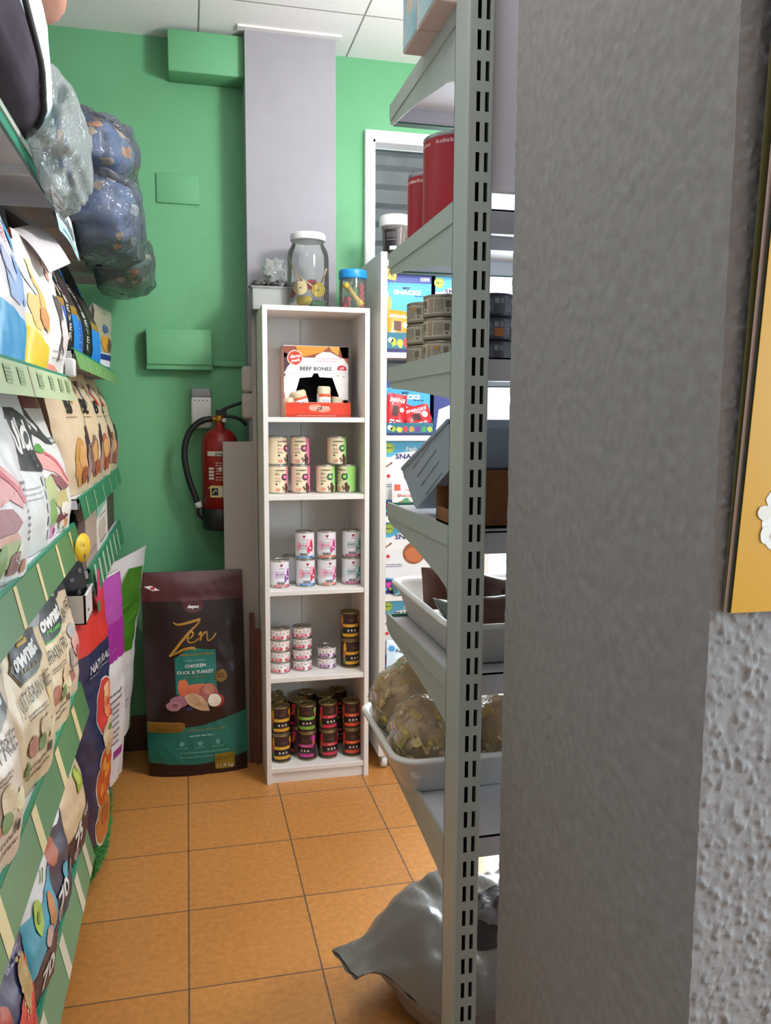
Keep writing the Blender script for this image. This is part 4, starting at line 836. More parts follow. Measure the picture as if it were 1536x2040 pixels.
# ------------------------------------------------------------------ white wheeled display unit with snack boxes
du = thing('display_unit', 'white wheeled display unit of snack boxes right of the bookcase', 'display unit', (.95, 3.27, 0))
def DU(mb, name, par=None): return mb.build(name, par or du, (-.95, -3.27, 0) if par is None else (0, 0, 0))
g = MB(); g.box(.712, 3.085, .062, .737, 3.46, 2.012, mat('#dedad4', .4), .001, seg=1); DU(g, 'side_panel')
g = MB(); g.box(1.135, 3.085, .062, 1.16, 3.46, 2.012, BW, .001, seg=1); DU(g, 'side_panel')
for z in (1.985, 1.646, 1.332, 1.018, .706, .392, .085):
    g = MB(); g.box(.737, 3.10, z-.020, 1.135, 3.455, z, BW); DU(g, 'shelf')
g = MB(); g.box(.737, 3.448, .07, 1.135, 3.458, 2.0, BWI); DU(g, 'back_board')
for k, (x, y) in enumerate(((.742, 3.13), (1.13, 3.13), (.742, 3.42), (1.13, 3.42))):
    g = MB(); g.lathe([(0, -.011), (.024, -.011), (.027, -.008), (.027, .008), (.024, .011), (0, .011)], mat('#e2e0de', .4), 22, xf=Matrix.Translation((x, y, .027)) @ Matrix.Rotation(PI/2, 4, 'Y')); g.lathe([(.0, .0115), (.012, .0115), (.012, .014), (0, .014)], mat('#9a9894', .4), 14, xf=Matrix.Translation((x, y, .027)) @ Matrix.Rotation(-PI/2, 4, 'Y')); g.box(x-.016, y-.02, .045, x+.016, y+.02, .062, mat('#d6d4d0', .4), .003); DU(g, 'caster')
def art_blue(d, Wd, H):
    d.rect(-Wd/2, H-.035, Wd/2, H, mat('#2b3f96', .4), 1); d.stroke([(-Wd/2+i*.006, H-.036+(.003 if i % 2 else 0)) for i in range(int(Wd/.006)+1)], .006, mat('#4ab2d6'), 2)
    d.rect(.052, H-.022, .088, H-.008, WP, 2); d.lines(.054, .086, [H-.012, H-.018], .003, mat('#3a4a90'), 3, 2)
    d.text('easy', -.004, H-.048, .012, mat('#22305a'), 3, bold=.03, shear=.3); d.text('SNACKS', .0, H-.066, .017, WP, 3, width=.11, bold=.05); d.lines(.03, .07, [H-.08], .004, mat('#1d4f80'), 3, 3)
    d.lump(-.085, H-.12, .02, .05, mat('#e6a24a', .5), 2, 4, .4); d.lump(-.078, H-.16, .016, .02, mat('#2f8a4a', .5), 3, 6, .4); d.lump(-.088, H-.08, .014, .018, mat('#e8e2d8'), 3, 2, .3)
    d.lump(.06, H-.125, .03, .018, mat('#46687a'), 2, 3, .5)
def art_white_box(dish, sub):
    def f(d, Wd, H):
        NB = mat('#33286a', .45)
        d.rect(-Wd/2, H-.06, Wd/2, H, mat('#58b4dc', .4), 1); d.poly([(-Wd/2, H-.11), (-Wd/2, H-.075), (-.04, H-.045), (.04, H-.035), (Wd/2, H-.05), (Wd/2, H-.11)], WP, 2)
        d.ell(-.075, H-.025, .020, .020, mat('#a9c83a', .4), 3); d.ell(-.075, H-.025, .015, .015, mat('#c2da62'), 4); d.lines(-.087, -.063, [H-.025], .005, mat('#5a7a20'), 5, 3)
        d.text('fresh', .012, H-.028, .016, mat('#dff0f6'), 4, bold=.04, shear=.3); d.text('SNACKS', .012, H-.058, .019, NB, 4, width=.125, bold=.03)
        d.ell(.078, H-.03, .018, .020, mat('#e486a8'), 4); d.text('J', .078, H-.03, .018, mat('#c02a5a'), 5, bold=.05)
        bx = -.078
        d.stroke([(bx-.010, H-.098), (bx+.010, H-.086)], .006, mat('#9a6a4e'), 4); d.ell(bx-.011, H-.100, .005, .004, mat('#9a6a4e'), 4); d.ell(bx+.011, H-.084, .005, .004, mat('#9a6a4e'), 4)
        d.ell(bx, H-.135, .014, .014, mat('#d9d4d2'), 4); d.ell(bx, H-.135, .0125, .0125, WP, 5); d.lump(bx, H-.135, .008, .007, mat('#c8313a'), 6, 2, .2)
        d.lines(-.095, -.02, [H-.168, H-.176], .003, mat('#6a6488'), 4, 3)
        d.ell(.028, H-.125, .046, .044, mat('#8a5638', .5), 4); d.lump(.03, H-.13, .038, .032, mat(dish, .5), 5, 4, .3)
        for k in range(7): d.stroke(curve([(-.005+.010*k, H-.155), (.008+.009*k, H-.130), (.0+.010*k, H-.108)], 3), .0035, mat('#a87454'), 6)
        d.lump(.048, H-.090, .024, .018, mat(sub, .5), 7, 7, .4)
        d.poly([(-Wd/2, .0), (-Wd/2, .060), (-.04, .052), (.03, .046), (Wd/2, .060), (Wd/2, 0)], NB, 3); d.stroke(curve([(-Wd/2, .063), (-.04, .055), (.03, .049), (Wd/2, .062)], 5), .006, mat('#3a9ad0'), 4)
        d.text('ALTAMENTE', -.025, .034, .008, WP, 5, width=.055, bold=.03); d.text('NUTRITIVO', -.025, .022, .008, WP, 5, width=.055, bold=.03); d.text('25 UDS', .062, .032, .011, WP, 5, width=.045, bold=.04)
        d.lump(-.075, .035, .010, .014, mat('#d23a9a'), 5, 4, .6); d.lump(-.066, .02, .008, .006, mat('#d8d040'), 6, 5, .6); d.lump(.022, .035, .008, .012, mat('#c03aa0'), 5, 9, .6); d.lump(-.085, .018, .005, .005, mat('#50b0d0'), 6, 2, .4)
    return f
def snack_box(label, x, y, z, Wd, Dp, H, basec, sidec, art, tray_h, contents, back_h=None, group='snack boxes in the white display unit'):
    """display carton: tall printed header at the back, low tray in front with packets"""
    t = thing('snack_box', label, 'snack box', (x, y, z), 0, group)
    hb = back_h or H; q = MB()
    q.box(-Wd/2, .004, 0, Wd/2, .007, hb, mat(basec, .4)); q.prism([(.005, 0), (Dp, 0), (Dp, hb), (.005, hb)], -Wd/2, -Wd/2+.002, mat(sidec, .4)); q.prism([(.005, 0), (Dp, 0), (Dp, hb), (.005, hb)], Wd/2-.002, Wd/2, mat(sidec, .4)); q.box(-Wd/2, Dp-.002, 0, Wd/2, Dp, hb, mat(sidec, .4)); q.box(-Wd/2, .005, hb-.002, Wd/2, Dp, hb, mat(sidec, .4)); q.build('box_shell', t)
    q = MB(); art(Dec(q, lambda a, b: (a, .0038, b), .06, .0003), Wd, hb); q.build('front_print', t)
    if tray_h:
        q = MB(); D0 = -.055; TB = mat('#2b6a80', .4)
        q.box(-Wd/2, D0, 0, Wd/2, D0+.002, tray_h, TB); q.prism([(D0, 0), (.005, 0), (.005, tray_h+.04), (D0, tray_h)], -Wd/2, -Wd/2+.002, TB); q.prism([(D0, 0), (.005, 0), (.005, tray_h+.04), (D0, tray_h)], Wd/2-.002, Wd/2, TB); q.box(-Wd/2, D0, 0, Wd/2, .005, .002, TB)
        d2 = Dec(q, lambda a, b: (a, D0-.0002, b), .06, .0004); cs_ = ['#a8b83a', '#d0d048', '#c03a3a', '#e08a3a', '#6a3a8a', '#4a9a5a']
        for k in range(7): d2.lump(-Wd/2+.03+k*Wd*.125, tray_h*.5, .011, tray_h*.22, mat(cs_[k % 6]), 1, k, .5)
        d2.ell(-Wd/2+.016, tray_h*.62, .010, .010, WP, 1); d2.rect(-Wd/2, 0, Wd/2, tray_h*.2, mat('#2a2a5a'), 1); q.build('front_tray', t)
    return t
def snack_packet(label, loc, w, h, m, rot, art=None, group='snack packets'): return packet(label, loc, w, h, .02, mat(m, .3), rot, None, art, group, 'snack_packet', 'snack packet')
def art_pack(inkc, word):
    def f(d, w, h):
        d.text(word, 0, h*.80, h*.13, WP, 2, width=w*.8, bold=.03, shear=.2); d.rect(-w*.22, h*.32, w*.08, h*.62, mat(inkc, .5), 2); d.ell(w*.26, h*.52, w*.12, w*.12, mat('#f0d8c8'), 2); d.lines(-w*.3, w*.3, [h*.18, h*.1], h*.05, WP, 2, 3)
    return f
BX = .838
snack_box('blue snack box at the top left of the display unit', BX, 3.17, 1.6465, .192, .20, .30, '#46a8cf', '#2a3a80', art_blue, .075, 0)
snack_packet('orange packet leaning in the topmost blue box', (.795, 3.14, 1.69), .10, .125, '#dd8f24', (-.25, .08, .1), art_pack('#5a3424', 'snacks')); snack_packet('second orange packet tilted in the topmost blue box', (.868, 3.15, 1.69), .10, .12, '#e09a34', (-.25, -.12, -.1), art_pack('#5a3424', 'snacks'))
snack_box('dark and white snack box at the top right of the display unit', 1.04, 3.17, 1.6465, .18, .20, .30, '#d9dadc', '#20204a', art_white_box('#b46a3e', '#3f8a44'), 0, 0)
snack_box('blue snack box on the second shelf of the display unit', BX, 3.17, 1.3325, .192, .20, .215, '#46a8cf', '#2a3a80', art_blue, .048, 0)
snack_packet('red packet standing at the left of the second shelf box', (.780, 3.135, 1.365), .078, .13, '#c8242c', (-.2, .16, .05), art_pack('#4a2020', 'MINI')); snack_packet('red packet lying tilted at the right of the second shelf box', (.885, 3.135, 1.365), .105, .085, '#c8242c', (-.25, -.22, 0), art_pack('#4a2020', 'SNACKS')); snack_packet('red packet behind two others in the second shelf box', (.835, 3.16, 1.36), .09, .09, '#b8202a', (-.1, .3, 0), art_pack('#4a2020', 'SNACKS'))
snack_box('navy snack box on the second shelf right side', 1.04, 3.17, 1.3325, .18, .20, .25, '#30357c', '#20204a', lambda d, w, h: (d.text('SNACKS', .0, h-.05, .02, WP, 2, width=.12, bold=.04), d.lump(-.06, h-.045, .014, .02, mat('#d03aa0'), 2, 3, .6), d.poly([(-.08, .02), (-.07, .10), (-.02, .12), (.05, .06), (.06, .02)], WP, 1), d.lines(-.04, .05, [h-.08], .006, mat('#8a90c8'), 2, 2)), 0, 0)
snack_box('white snack box with a meat dish, third shelf of the display unit', BX, 3.14, 1.0185, .192, .22, .29, '#e4e2e2', '#22224c', art_white_box('#a86a48', '#2f8a3c'), 0, 0)
snack_packet('white and orange packet in front of the third shelf box', (.815, 3.095, 1.04), .105, .115, '#e6e2de', (-.2, .06, .1), lambda d, w, h: (d.rect(-w*.42, h*.68, -w*.2, h*.9, mat('#d0482c'), 2), d.text('fresh', .01, h*.72, .010, mat('#b04a30'), 2, shear=.3), d.text('SNACKS', .0, h*.52, .012, mat('#b04a30'), 2, width=w*.65, bold=.02), d.lump(.0, h*.2, .034, .020, mat('#b0603a'), 2, 4, .4), d.lump(-.03, h*.13, .015, .012, mat('#e08a2c'), 3, 3, .4), d.lump(.035, h*.13, .014, .012, mat('#e08a2c'), 3, 6, .4), d.lump(.0, h*.36, .016, .008, mat('#3a8a4a'), 3, 5, .4)))
snack_box('white snack box with orange dish, fourth shelf of the display unit', BX, 3.14, .7065, .192, .22, .285, '#e4e2e2', '#22224c', art_white_box('#d0662c', '#c8502a'), 0, 0)
snack_packet('teal packet lying in front of the fourth shelf box', (.84, 3.10, .7075), .13, .06, '#2a5a68', (-.9, 0, .05), art_pack('#203a44', 'snack'))
snack_box('white snack box on the fifth shelf of the display unit', BX, 3.15, .3925, .192, .21, .285, '#e4e2e2', '#22224c', art_white_box('#a86a48', '#2f8a3c'), 0, 0)
snack_packet('white and blue packet in front of the fifth shelf box', (.80, 3.105, .4), .11, .12, '#cfdfe8', (-.3, .12, .1), lambda d, w, h: (d.text('fresh', .0, h*.66, .016, mat('#22305a'), 2, shear=.3, bold=.02), d.rect(-w*.45, h*.04, w*.45, h*.16, mat('#2f80b8'), 2), d.lump(.012, h*.30, .026, .018, mat('#b06a3a'), 3, 4, .4), d.ell(-.036, h*.72, .012, .012, mat('#4a9ad0'), 2)))
q = MB(); q.box(-.09, 0, 0, .09, .16, .09, mat('#e2dfdc', .5), .004); dd = Dec(q, lambda a, b: (a, -.0002, b), .05, .0004); dd.lump(-.02, .055, .05, .02, mat('#7a1d24'), 1, 4, .4); dd.lump(.03, .04, .03, .012, mat('#3a2a50'), 1, 7, .4); tag(q.build('snack_carton', None, (.84, 3.15, .0855)), 'low white carton with dark red print on the lowest display shelf', 'carton')
q = MB()
q.prism([(-.018, -.022), (.018, -.022), (.018, .014), (.010, .024), (-.010, .024), (-.018, .014)], -.001, .001, mat('#e8a824', .4), 'Y'); dd = Dec(q, lambda a, b: (a, -.0012, b)); dd.text('1€', -.002, .0, .018, mat('#5a3a10'), 1, bold=.02)
tag(q.build('price_tag', None, (.757, 3.096, 1.935), (0, .15, 0)), 'small yellow price tag reading one euro on the display unit', 'price tag')
bu = thing('plastic_bucket', 'clear bucket of sticks with white lid on top of the display unit', 'bucket', (.797, 3.20, 2.0125))
q = MB(); q.lathe([(0, .003), (.046, 0), (.048, .003), (.056, .11), (.058, .118)], clear('bucket_plastic', '#efefec', .25, .1, .12, '#e0ddd8', 10, .1), 32); q.build('bucket_body', bu)
q = MB(); q.lathe([(0, .112), (.058, .112), (.0635, .113), (.064, .118), (.064, .132), (.062, .150), (.058, .153), (.055, .148), (0, .147)], mat('#e9e9e7', .35), 36); q.build('bucket_lid', bu)
P = lambda a, z: ((.0487+.07*z)*math.sin(a/.053), -(.0487+.07*z)*math.cos(a/.053), z)
q = MB(); q.grid(P, linsp(-.062, .0, 14), linsp(.01, .098, 4), mat('#221d20', .4)); dd = Dec(q, P, .02); dd.lines(-.05, -.012, [.085, .078, .071, .06], .003, mat('#77706e'), 1, 3); dd.rect(-.038, .022, -.010, .036, mat('#d5d2ce'), 1); q.build('bucket_label', bu)['label'] = 'black label'
q = MB(); r = random.Random(9)
for k in range(26):
    a = r.uniform(0, 6.28); rr = .036*math.sqrt(r.random()); q.tube([(rr*math.cos(a), rr*math.sin(a), .006), (rr*math.cos(a+.15)*1.1, rr*math.sin(a+.15)*1.1, .105+.006*r.random())], .0045, mat(r.choice(['#8f7668', '#a08878', '#75604f']), .6), 6)
tag(q.build('chew_sticks', None, (.797, 3.20, 2.0125)), 'brown chew sticks standing inside the white lidded bucket', 'chew sticks', None, 'stuff')

# ------------------------------------------------------------------ left shelving units
SHW = mat('#dfe0e4', .35); EDGE = mat('#1f8f70', .35); OLIVE = mat('#4e7d48', .4); TAGC = mat('#d9c48c', .5); DKG = mat('#0f5a40', .4)
def gondola(name, label, Y0, Y1, loc):
    t = thing(name, label, 'shelving unit', loc); return t, Vector(loc)
def strip(mb, x, z, y0, y1, m, h=.068, out=.014, tagm=None, tags=(), tw=.016, teal=True, squares=None):
    if teal: mb.box(x-.006, y0, z-.010, x+.0005, y1, z+.004, EDGE)
    mb.prism([(x, z-.002), (x+.002, z-.002), (x+out+.002, z-h), (x+out, z-h)], y0, y1, m, 'X', Matrix(((0, 1, 0, 0), (1, 0, 0, 0), (0, 0, 1, 0), (0, 0, 0, 1))))
    d = Dec(mb, lambda a, b: (x+.0022+out*(1-b/h), a, z-h+b), .2, .0005)
    for yy in tags: d.rect(yy, .001, yy+tw, h-.003, tagm, 1)
    if squares:
        for yy in squares: d.rect(yy, .018, yy+.052, .048, mat('#9dae84', .5), 2); d.lines(yy+.003, yy+.05, [.023, .029, .035, .041], .003, mat('#82976f'), 3, int(yy*100))
def add_shelf(t, off, y0, y1, z, xf, xb=-.74, th=.026):
    g = MB(); g.box(xb, y0, z-.003, xf, y1, z, SHW); g.box(xf-.004, y0, z-th, xf-.001, y1, z, SHW); g.box(xb, y0, z-th, xb+.003, y1, z, SHW); g.box(xb, y0, z-th, xf, y0+.002, z, SHW); g.box(xb, y1-.002, z-th, xf, y1, z, SHW)
    for yy in linsp(y0+.25, y1-.25, 3): g.box(xb, yy, z-th+.004, xf-.01, yy+.02, z-.003, SHW)
    o = g.build('shelf', t, tuple(-off)); return o
nu, no = gondola('shelving_unit', 'near shelving unit along the left side, stacked with pet food bags', .55, 2.19, (-.51, 1.37, 0))
g = MB(); g.box(-.76, .55, 0, -.742, 2.19, 2.35, SHW); g.build('back_panel', nu, tuple(-no))
for yy in (.55, 2.16):
    g = MB(); g.box(-.742, yy, 0, -.70, yy+.03, 2.35, STEEL); g.build('upright', nu, tuple(-no))
NZ = [1.93, 1.497, 1.134, .724, .335]
for k, z in enumerate(NZ):
    xf = -.30 if k == 0 else -.28
    sh = add_shelf(nu, no, .55, 2.19, z, xf)
    g = MB()
    if k == 0:
        g.box(xf-.002, .55, z-.030, xf+.004, 2.19, z-.012, EDGE); g.box(xf-.002, .55, z-.012, xf+.003, 2.19, z-.006, DKG); g.box(xf-.003, .55, z-.006, xf+.006, 2.19, z+.006, mat('#cfdccf', .3)); g.box(xf, .55, z-.034, xf+.006, 2.19, z-.030, DKG)
    elif k == 1: strip(g, xf, z, .55, 2.19, mat('#b4c39a', .45), .058, .012, mat('#a9a68c', .5), [1.62], .016, True, [1.18, 1.26, 1.40, 1.51, 1.70, 1.84, 1.97, 2.08])
    elif k == 2: strip(g, xf, z, .55, 2.19, OLIVE, .074, .016, TAGC, [1.41, 1.62, 1.85, 2.055], .024)
    elif k == 3: strip(g, xf, z, .55, 2.19, OLIVE, .080, .018, TAGC, [1.18, 1.47, 1.735, 1.985], .042)
    else: strip(g, xf, z, .55, 2.19, mat('#5f8f6a', .4), .085, .018, mat('#cfc8b2', .5), [1.20, 1.455, 1.69, 1.93, 2.08], .045)
    g.build('price_strip', sh)
fu, fo = gondola('shelving_unit', 'far shelving unit along the left side, reaching the green wall', 2.2, 3.45, (-.51, 2.82, 0))
g = MB(); g.box(-.76, 2.2, 0, -.742, 3.45, 2.35, SHW); g.build('back_panel', fu, tuple(-fo))
for yy in (2.2, 3.42):
    g = MB(); g.box(-.742, yy, 0, -.70, yy+.03, 2.35, STEEL); g.build('upright', fu, tuple(-fo))
LG = mat('#6fa05a', .4); DG = mat('#2f7d56', .4)
for k, z in enumerate((1.926, 1.566, 1.195, .985, .868, .205)):
    xf = (-.302, -.268, -.268, -.268, -.40, -.36)[k]; y1 = 3.43
    y0 = 2.37 if k == 3 else 2.2; sh = add_shelf(fu, fo, y0, y1, z, xf)
    g = MB()
    if k == 0: g.box(xf-.002, 2.2, z-.036, xf+.004, y1, z+.004, EDGE); g.box(xf, 2.2, z-.040, xf+.006, y1, z-.030, DKG)
    elif k == 1: strip(g, xf, z, 2.2, y1, LG, .046, .012, mat('#9abf86', .5), [2.42, 2.62, 2.86, 3.08, 3.2], .022)
    elif k == 2: strip(g, xf, z, 2.2, y1, DG, .055, .010, mat('#8fae7c', .5), [2.30, 2.50, 2.74, 2.98, 3.2], .020)
    elif k == 3: strip(g, xf, z, y0, y1, DG, .080, .012, mat('#a9c2a4', .45), [2.44, 2.56, 2.68, 2.80, 2.92, 3.06, 3.2], .045)
    elif k == 5: g.box(xf-.006, 2.2, 0, xf, y1, z, mat('#1f4a34', .5))
    if g.v: g.build('price_strip', sh)

# ---- bags on the left shelves
def LB(label, y0, y1, z, H, D, xf, base, art, side=None, bands=(), lean=.03, seed=0, group=None, **k):
    k.setdefault('wr', .0065); k.setdefault('edge', .5); k.setdefault('pexp', 4.5); k.setdefault('yaw', .13); yaw = k.pop('yaw')
    return bag('pet_food_bag', label, 'pet food bag', (xf-D/2-.012, (y0+y1)/2, z), PI/2-yaw, y1-y0, H, D, base, art, side, bands, lean-.42*D, seed, group, **k)
WT = mat('#ebe9e7', .4); INKD = mat('#1b1a1c', .5)
# second shelf, near unit
def a_cyan(d, W_, H):
    w = W_/2; CY = mat('#1fa3e0', .35)
    d.poly([(-w, 0), (w, 0), (w, .045), (.06, .072), (-.02, .092), (-w, .11)], CY, 2)
    d.poly([(-.035, .11), (.02, .10), (.045, .12), (.05, .16), (.03, .155), (.02, .19), (.0, .15), (-.012, .20), (-.03, .14)], mat('#9db8e4', .4), 2); d.lump(.055, .15, .018, .05, mat('#8aaee0', .4), 2, 4, .5); d.lump(.0, .17, .022, .028, mat('#c5cbe8', .4), 3, 5, .5)
    d.poly([(.06, .225), (.095, .20), (.095, .26), (.075, .262)], mat('#38a4dc', .35), 2); d.stroke(curve([(.05, .25), (.075, .21), (.092, .15), (.094, .09)], 4), .006, mat('#7fb4e4'), 3)
    d.text('KITTEN', .03, .235, .016, mat('#d23a5e'), 3, width=.05, bold=.03, rot=-1.3); d.stroke(curve([(-.06, .285), (-.03, .262), (.0, .268)], 4), .010, mat('#d8486c'), 3)
    d.poly([(-w, .14), (-.085, .15), (-.06, .20), (-.065, .245), (-.09, .255), (-w, .25)], mat('#4d474e', .5), 3); d.lump(-.095, .20, .02, .03, mat('#8a7f86'), 4, 3, .4)
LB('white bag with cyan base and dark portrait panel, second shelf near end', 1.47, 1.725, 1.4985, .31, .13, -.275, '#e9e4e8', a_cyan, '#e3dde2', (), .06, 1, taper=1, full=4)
def a_yel(d, W_, H):
    w = W_/2; Y = mat('#f0cf1e', .35)
    d.poly([(-w, 0), (w, 0), (w, .045), (.02, .055), (-.04, .075), (-w, .085)], Y, 2); d.poly([(-w, .085), (-.04, .075), (.01, .06), (-.02, .10), (-w, .11)], mat('#f4e88a', .4), 1)
    d.lump(.0, .115, .06, .035, mat('#dcb870', .5), 2, 3, .5); d.lump(.045, .13, .03, .06, mat('#d9b060', .5), 3, 7, .6); d.lump(.02, .10, .03, .022, mat('#c98a4a', .5), 4, 9, .5); d.lump(.05, .20, .02, .03, mat('#ead9a4'), 2, 4, .6)
    d.stroke([(w-.004, .02), (w-.004, .22)], .008, Y, 3); d.poly([(-.05, .205), (.02, .20), (.04, .14), (.0, .15)], mat('#cfd2d4', .4), 2)
LB('white and yellow bag with orange side next to the cyan based one', 1.735, 1.935, 1.4985, .262, .12, -.272, '#eceae2', a_yel, '#d2602e', (), .05, 2, full=4)
def a_dog(d, W_, H):
    d.lump(.035, .145, .030, .040, mat('#574a48', .5), 2, 4, .4); d.lump(.030, .105, .024, .035, mat('#6e5c58', .5), 2, 7, .5); d.lump(.055, .12, .014, .035, mat('#e6dcda'), 3, 5, .4); d.lump(.035, .085, .030, .035, mat('#dccfd0'), 3, 2, .4); d.stroke([(.005, .085), (-.005, .06), (-.015, .03)], .012, mat('#554a4a'), 3)
    d.poly([(-.105, 0), (.03, 0), (-.03, .018), (-.105, .024)], mat('#e88a78'), 2); d.lump(.02, .225, .018, .015, mat('#efa592'), 2, 3, .3); d.lump(.0, .25, .012, .012, mat('#f0b8a8'), 2, 8, .4); d.lines(-.05, .04, [.05, .035], .003, mat('#b0a4a4'), 2, 5)
    d.stroke([(.098, .05), (.102, .23)], .006, mat('#e88a66'), 2)
LB('white bag with a brown and white dog photograph, end of second shelf', 1.94, 2.175, 1.4985, .30, .13, -.268, '#eae8e6', a_dog, '#c85c2e', (), .05, 3, full=4)
q = MB(); q.grid(lambda u, v: (-.37+.085*u+.02*v, 1.98+.20*v, 1.80-.085*u*u+.055*v), linsp(0, 1, 8), linsp(0, 1, 6), mat('#e4dde0', .45)); q.grid(lambda u, v: (-.372+.085*u+.02*v, 1.98+.20*v, 1.798-.085*u*u+.055*v), linsp(0, 1, 8), linsp(0, 1, 6), mat('#e4dde0', .45))
tag(q.build('folded_flyer'), 'white folded flyer lying over the white dog bag under the top shelf', 'flyer')
q = MB(); q.box(-.284, 2.15, 1.4985, -.262, 2.19, 1.542, mat('#e8e8ea', .35), .004); tag(q.build('shelf_clip'), 'small white block at the end corner of the second shelf', 'clip')
# second shelf, far unit
def a_royal(panel, pw):
    def f(d, W_, H):
        w = W_/2; GO = mat('#b58a34', .35, .4)
        d.rect(-w, .0, -w*.30, .115, mat(panel, .35), 2); d.rect(-w, .115, -w*.30, .135, GO, 2); d.rect(w*.22, .0, w, .105, mat('#1f83dc', .35), 2); d.rect(w*.22, .105, w, .127, GO, 2)
        for k in range(9): d.text('RETRIEVER'[k], -.010, .235-k*.024, .019, mat('#b9b4b2'), 3, width=.040, bold=.02)
        d.rect(-w*.28, .0, w*.2, .25, mat('#161214', .4), 1); d.poly([(w*.5, .24), (w, .20), (w, .13), (w*.86, .15)], mat('#2a8fe4', .35), 2); d.rect(w*.22, .127, w, .20, mat('#3b2a28', .4), 1)
        d.lines(-w*.9, -w*.4, [.09, .07, .05, .03], .003, mat('#8fa8dc'), 3, 4); d.stroke(curve([(-w*.55, .20), (-w*.45, .17), (-w*.4, .14)], 3), .008, mat('#d9b894'), 3)
        d.lump(.0, H*.90, .020, .008, mat('#d8d0d0'), 3, 3, .2); d.ell(.006, H*.90, .008, .006, mat('#c02a3a'), 4)
    return f
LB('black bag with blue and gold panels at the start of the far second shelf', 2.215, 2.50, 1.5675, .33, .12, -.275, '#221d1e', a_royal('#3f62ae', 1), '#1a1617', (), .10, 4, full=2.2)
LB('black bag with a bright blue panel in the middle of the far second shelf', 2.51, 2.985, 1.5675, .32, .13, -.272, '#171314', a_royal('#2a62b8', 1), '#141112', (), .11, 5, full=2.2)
def a_tan(d, W_, H):
    w = W_/2
    d.rect(-w, 0, w, .055, mat('#e3e1e6', .4), 2); d.rect(-w, .032, w, .052, mat('#1c2f7a', .4), 3); d.rect(-w, .0, w, .010, mat('#1c2f6a', .4), 3); d.lump(.0, .09, .06, .03, mat('#c8962c', .5), 2, 4, .4); d.lump(.03, .085, .03, .025, mat('#5a4434', .5), 3, 7, .4); d.lump(-.01, .14, .04, .015, mat('#4a5a8a', .5), 2, 3, .4); d.text('vet', .0, .195, .012, INKD, 2)
LB('small tan bag with folded top at the wall end of the far second shelf', 3.05, 3.29, 1.5675, .215, .07, -.268, '#a9a48e', a_tan, '#9c9684', (), .0, 6, full=5, topw=1.12)
# third shelf, near unit
def a_salmon(d, W_, H):
    w = W_/2
    d.poly([(-w, .10), (-w, .20), (-.05, .215), (.02, .19), (.07, .15), (.055, .115), (.0, .135), (-.05, .125)], mat('#e8a3a0', .45), 2); d.stroke(curve([(-w, .175), (-.03, .185), (.03, .16), (.065, .125)], 4), .012, mat('#d9707a'), 3); d.poly([(-w, .10), (-.06, .125), (.0, .12), (.03, .095), (.0, .082), (-w, .085)], mat('#a05a5e', .5), 3); d.poly([(-w, .082), (.0, .082), (.02, .07), (-w, .066)], mat('#d89a86', .5), 3)
    d.lump(-.02, .055, .05, .025, mat('#a9b878', .5), 2, 3, .5); d.lump(-.06, .045, .02, .03, mat('#7fa050', .5), 3, 6, .5); d.lump(.0, .03, .03, .018, mat('#8a5a52', .5), 3, 8, .4); d.lump(.02, .045, .018, .015, mat('#e6e8da'), 3, 2, .3); d.lump(-.02, .205, .02, .008, mat('#4a9a3c'), 4, 5, .4)
    d.lump(.045, .02, .014, .012, mat('#c08050'), 3, 7, .3); d.lines(.075, .095, [.06+.012*k for k in range(9)], .005, mat('#7c7480'), 2, 8)
LB('white bag with salmon fillet picture in front of the black labelled bag', 1.30, 1.585, 1.1355, .285, .13, -.262, '#e9e6e6', a_salmon, '#e4e1e2', (), .05, 7, full=3)
def a_oula(d, W_, H):
    w = W_/2; K = mat('#2a2b2d', .4)
    d.poly([(-w, .29), (-.07, .30), (-.02, .285), (.05, .285), (w, .26), (w, .17), (.09, .155), (-.03, .165), (-w, .19)], K, 2); d.ell(-.085, .228, .036, .036, mat('#d5d3d0'), 3); d.ell(-.085, .228, .017, .019, K, 4)
    d.stroke(curve([(-.03, .262), (-.025, .225), (-.015, .205), (.0, .205), (.0, .26)], 4), .013, WT, 3); d.stroke([(.018, .265), (.018, .205)], .013, WT, 3); d.ell(.052, .225, .024, .026, WT, 3); d.ell(.052, .225, .011, .013, K, 4); d.stroke([(.072, .26), (.074, .20)], .012, WT, 3)
    d.ell(.06, .175, .010, .010, mat('#8f9092'), 3); d.ell(.06, .175, .006, .006, K, 4); d.text('TRUE', -.04, .278, .010, mat('#9a9c9a'), 3, bold=.02); d.text('MOJ', .02, .272, .007, mat('#9a9c9a'), 3)
    for k in range(5): d.rect(.06, .02+.027*k, .10, .04+.027*k, mat('#bfc2c4', .4), 2)
    d.lines(-.09, .03, [.13, .12, .11], .003, mat('#aaa8ac'), 2, 3)
LB('white foil bag with black label and big white letters, third shelf', 1.595, 1.865, 1.1355, .33, .13, -.272, '#dfe2e1', a_oula, '#c3c8c6', (), .07, 8, full=2.6, wr=.007)
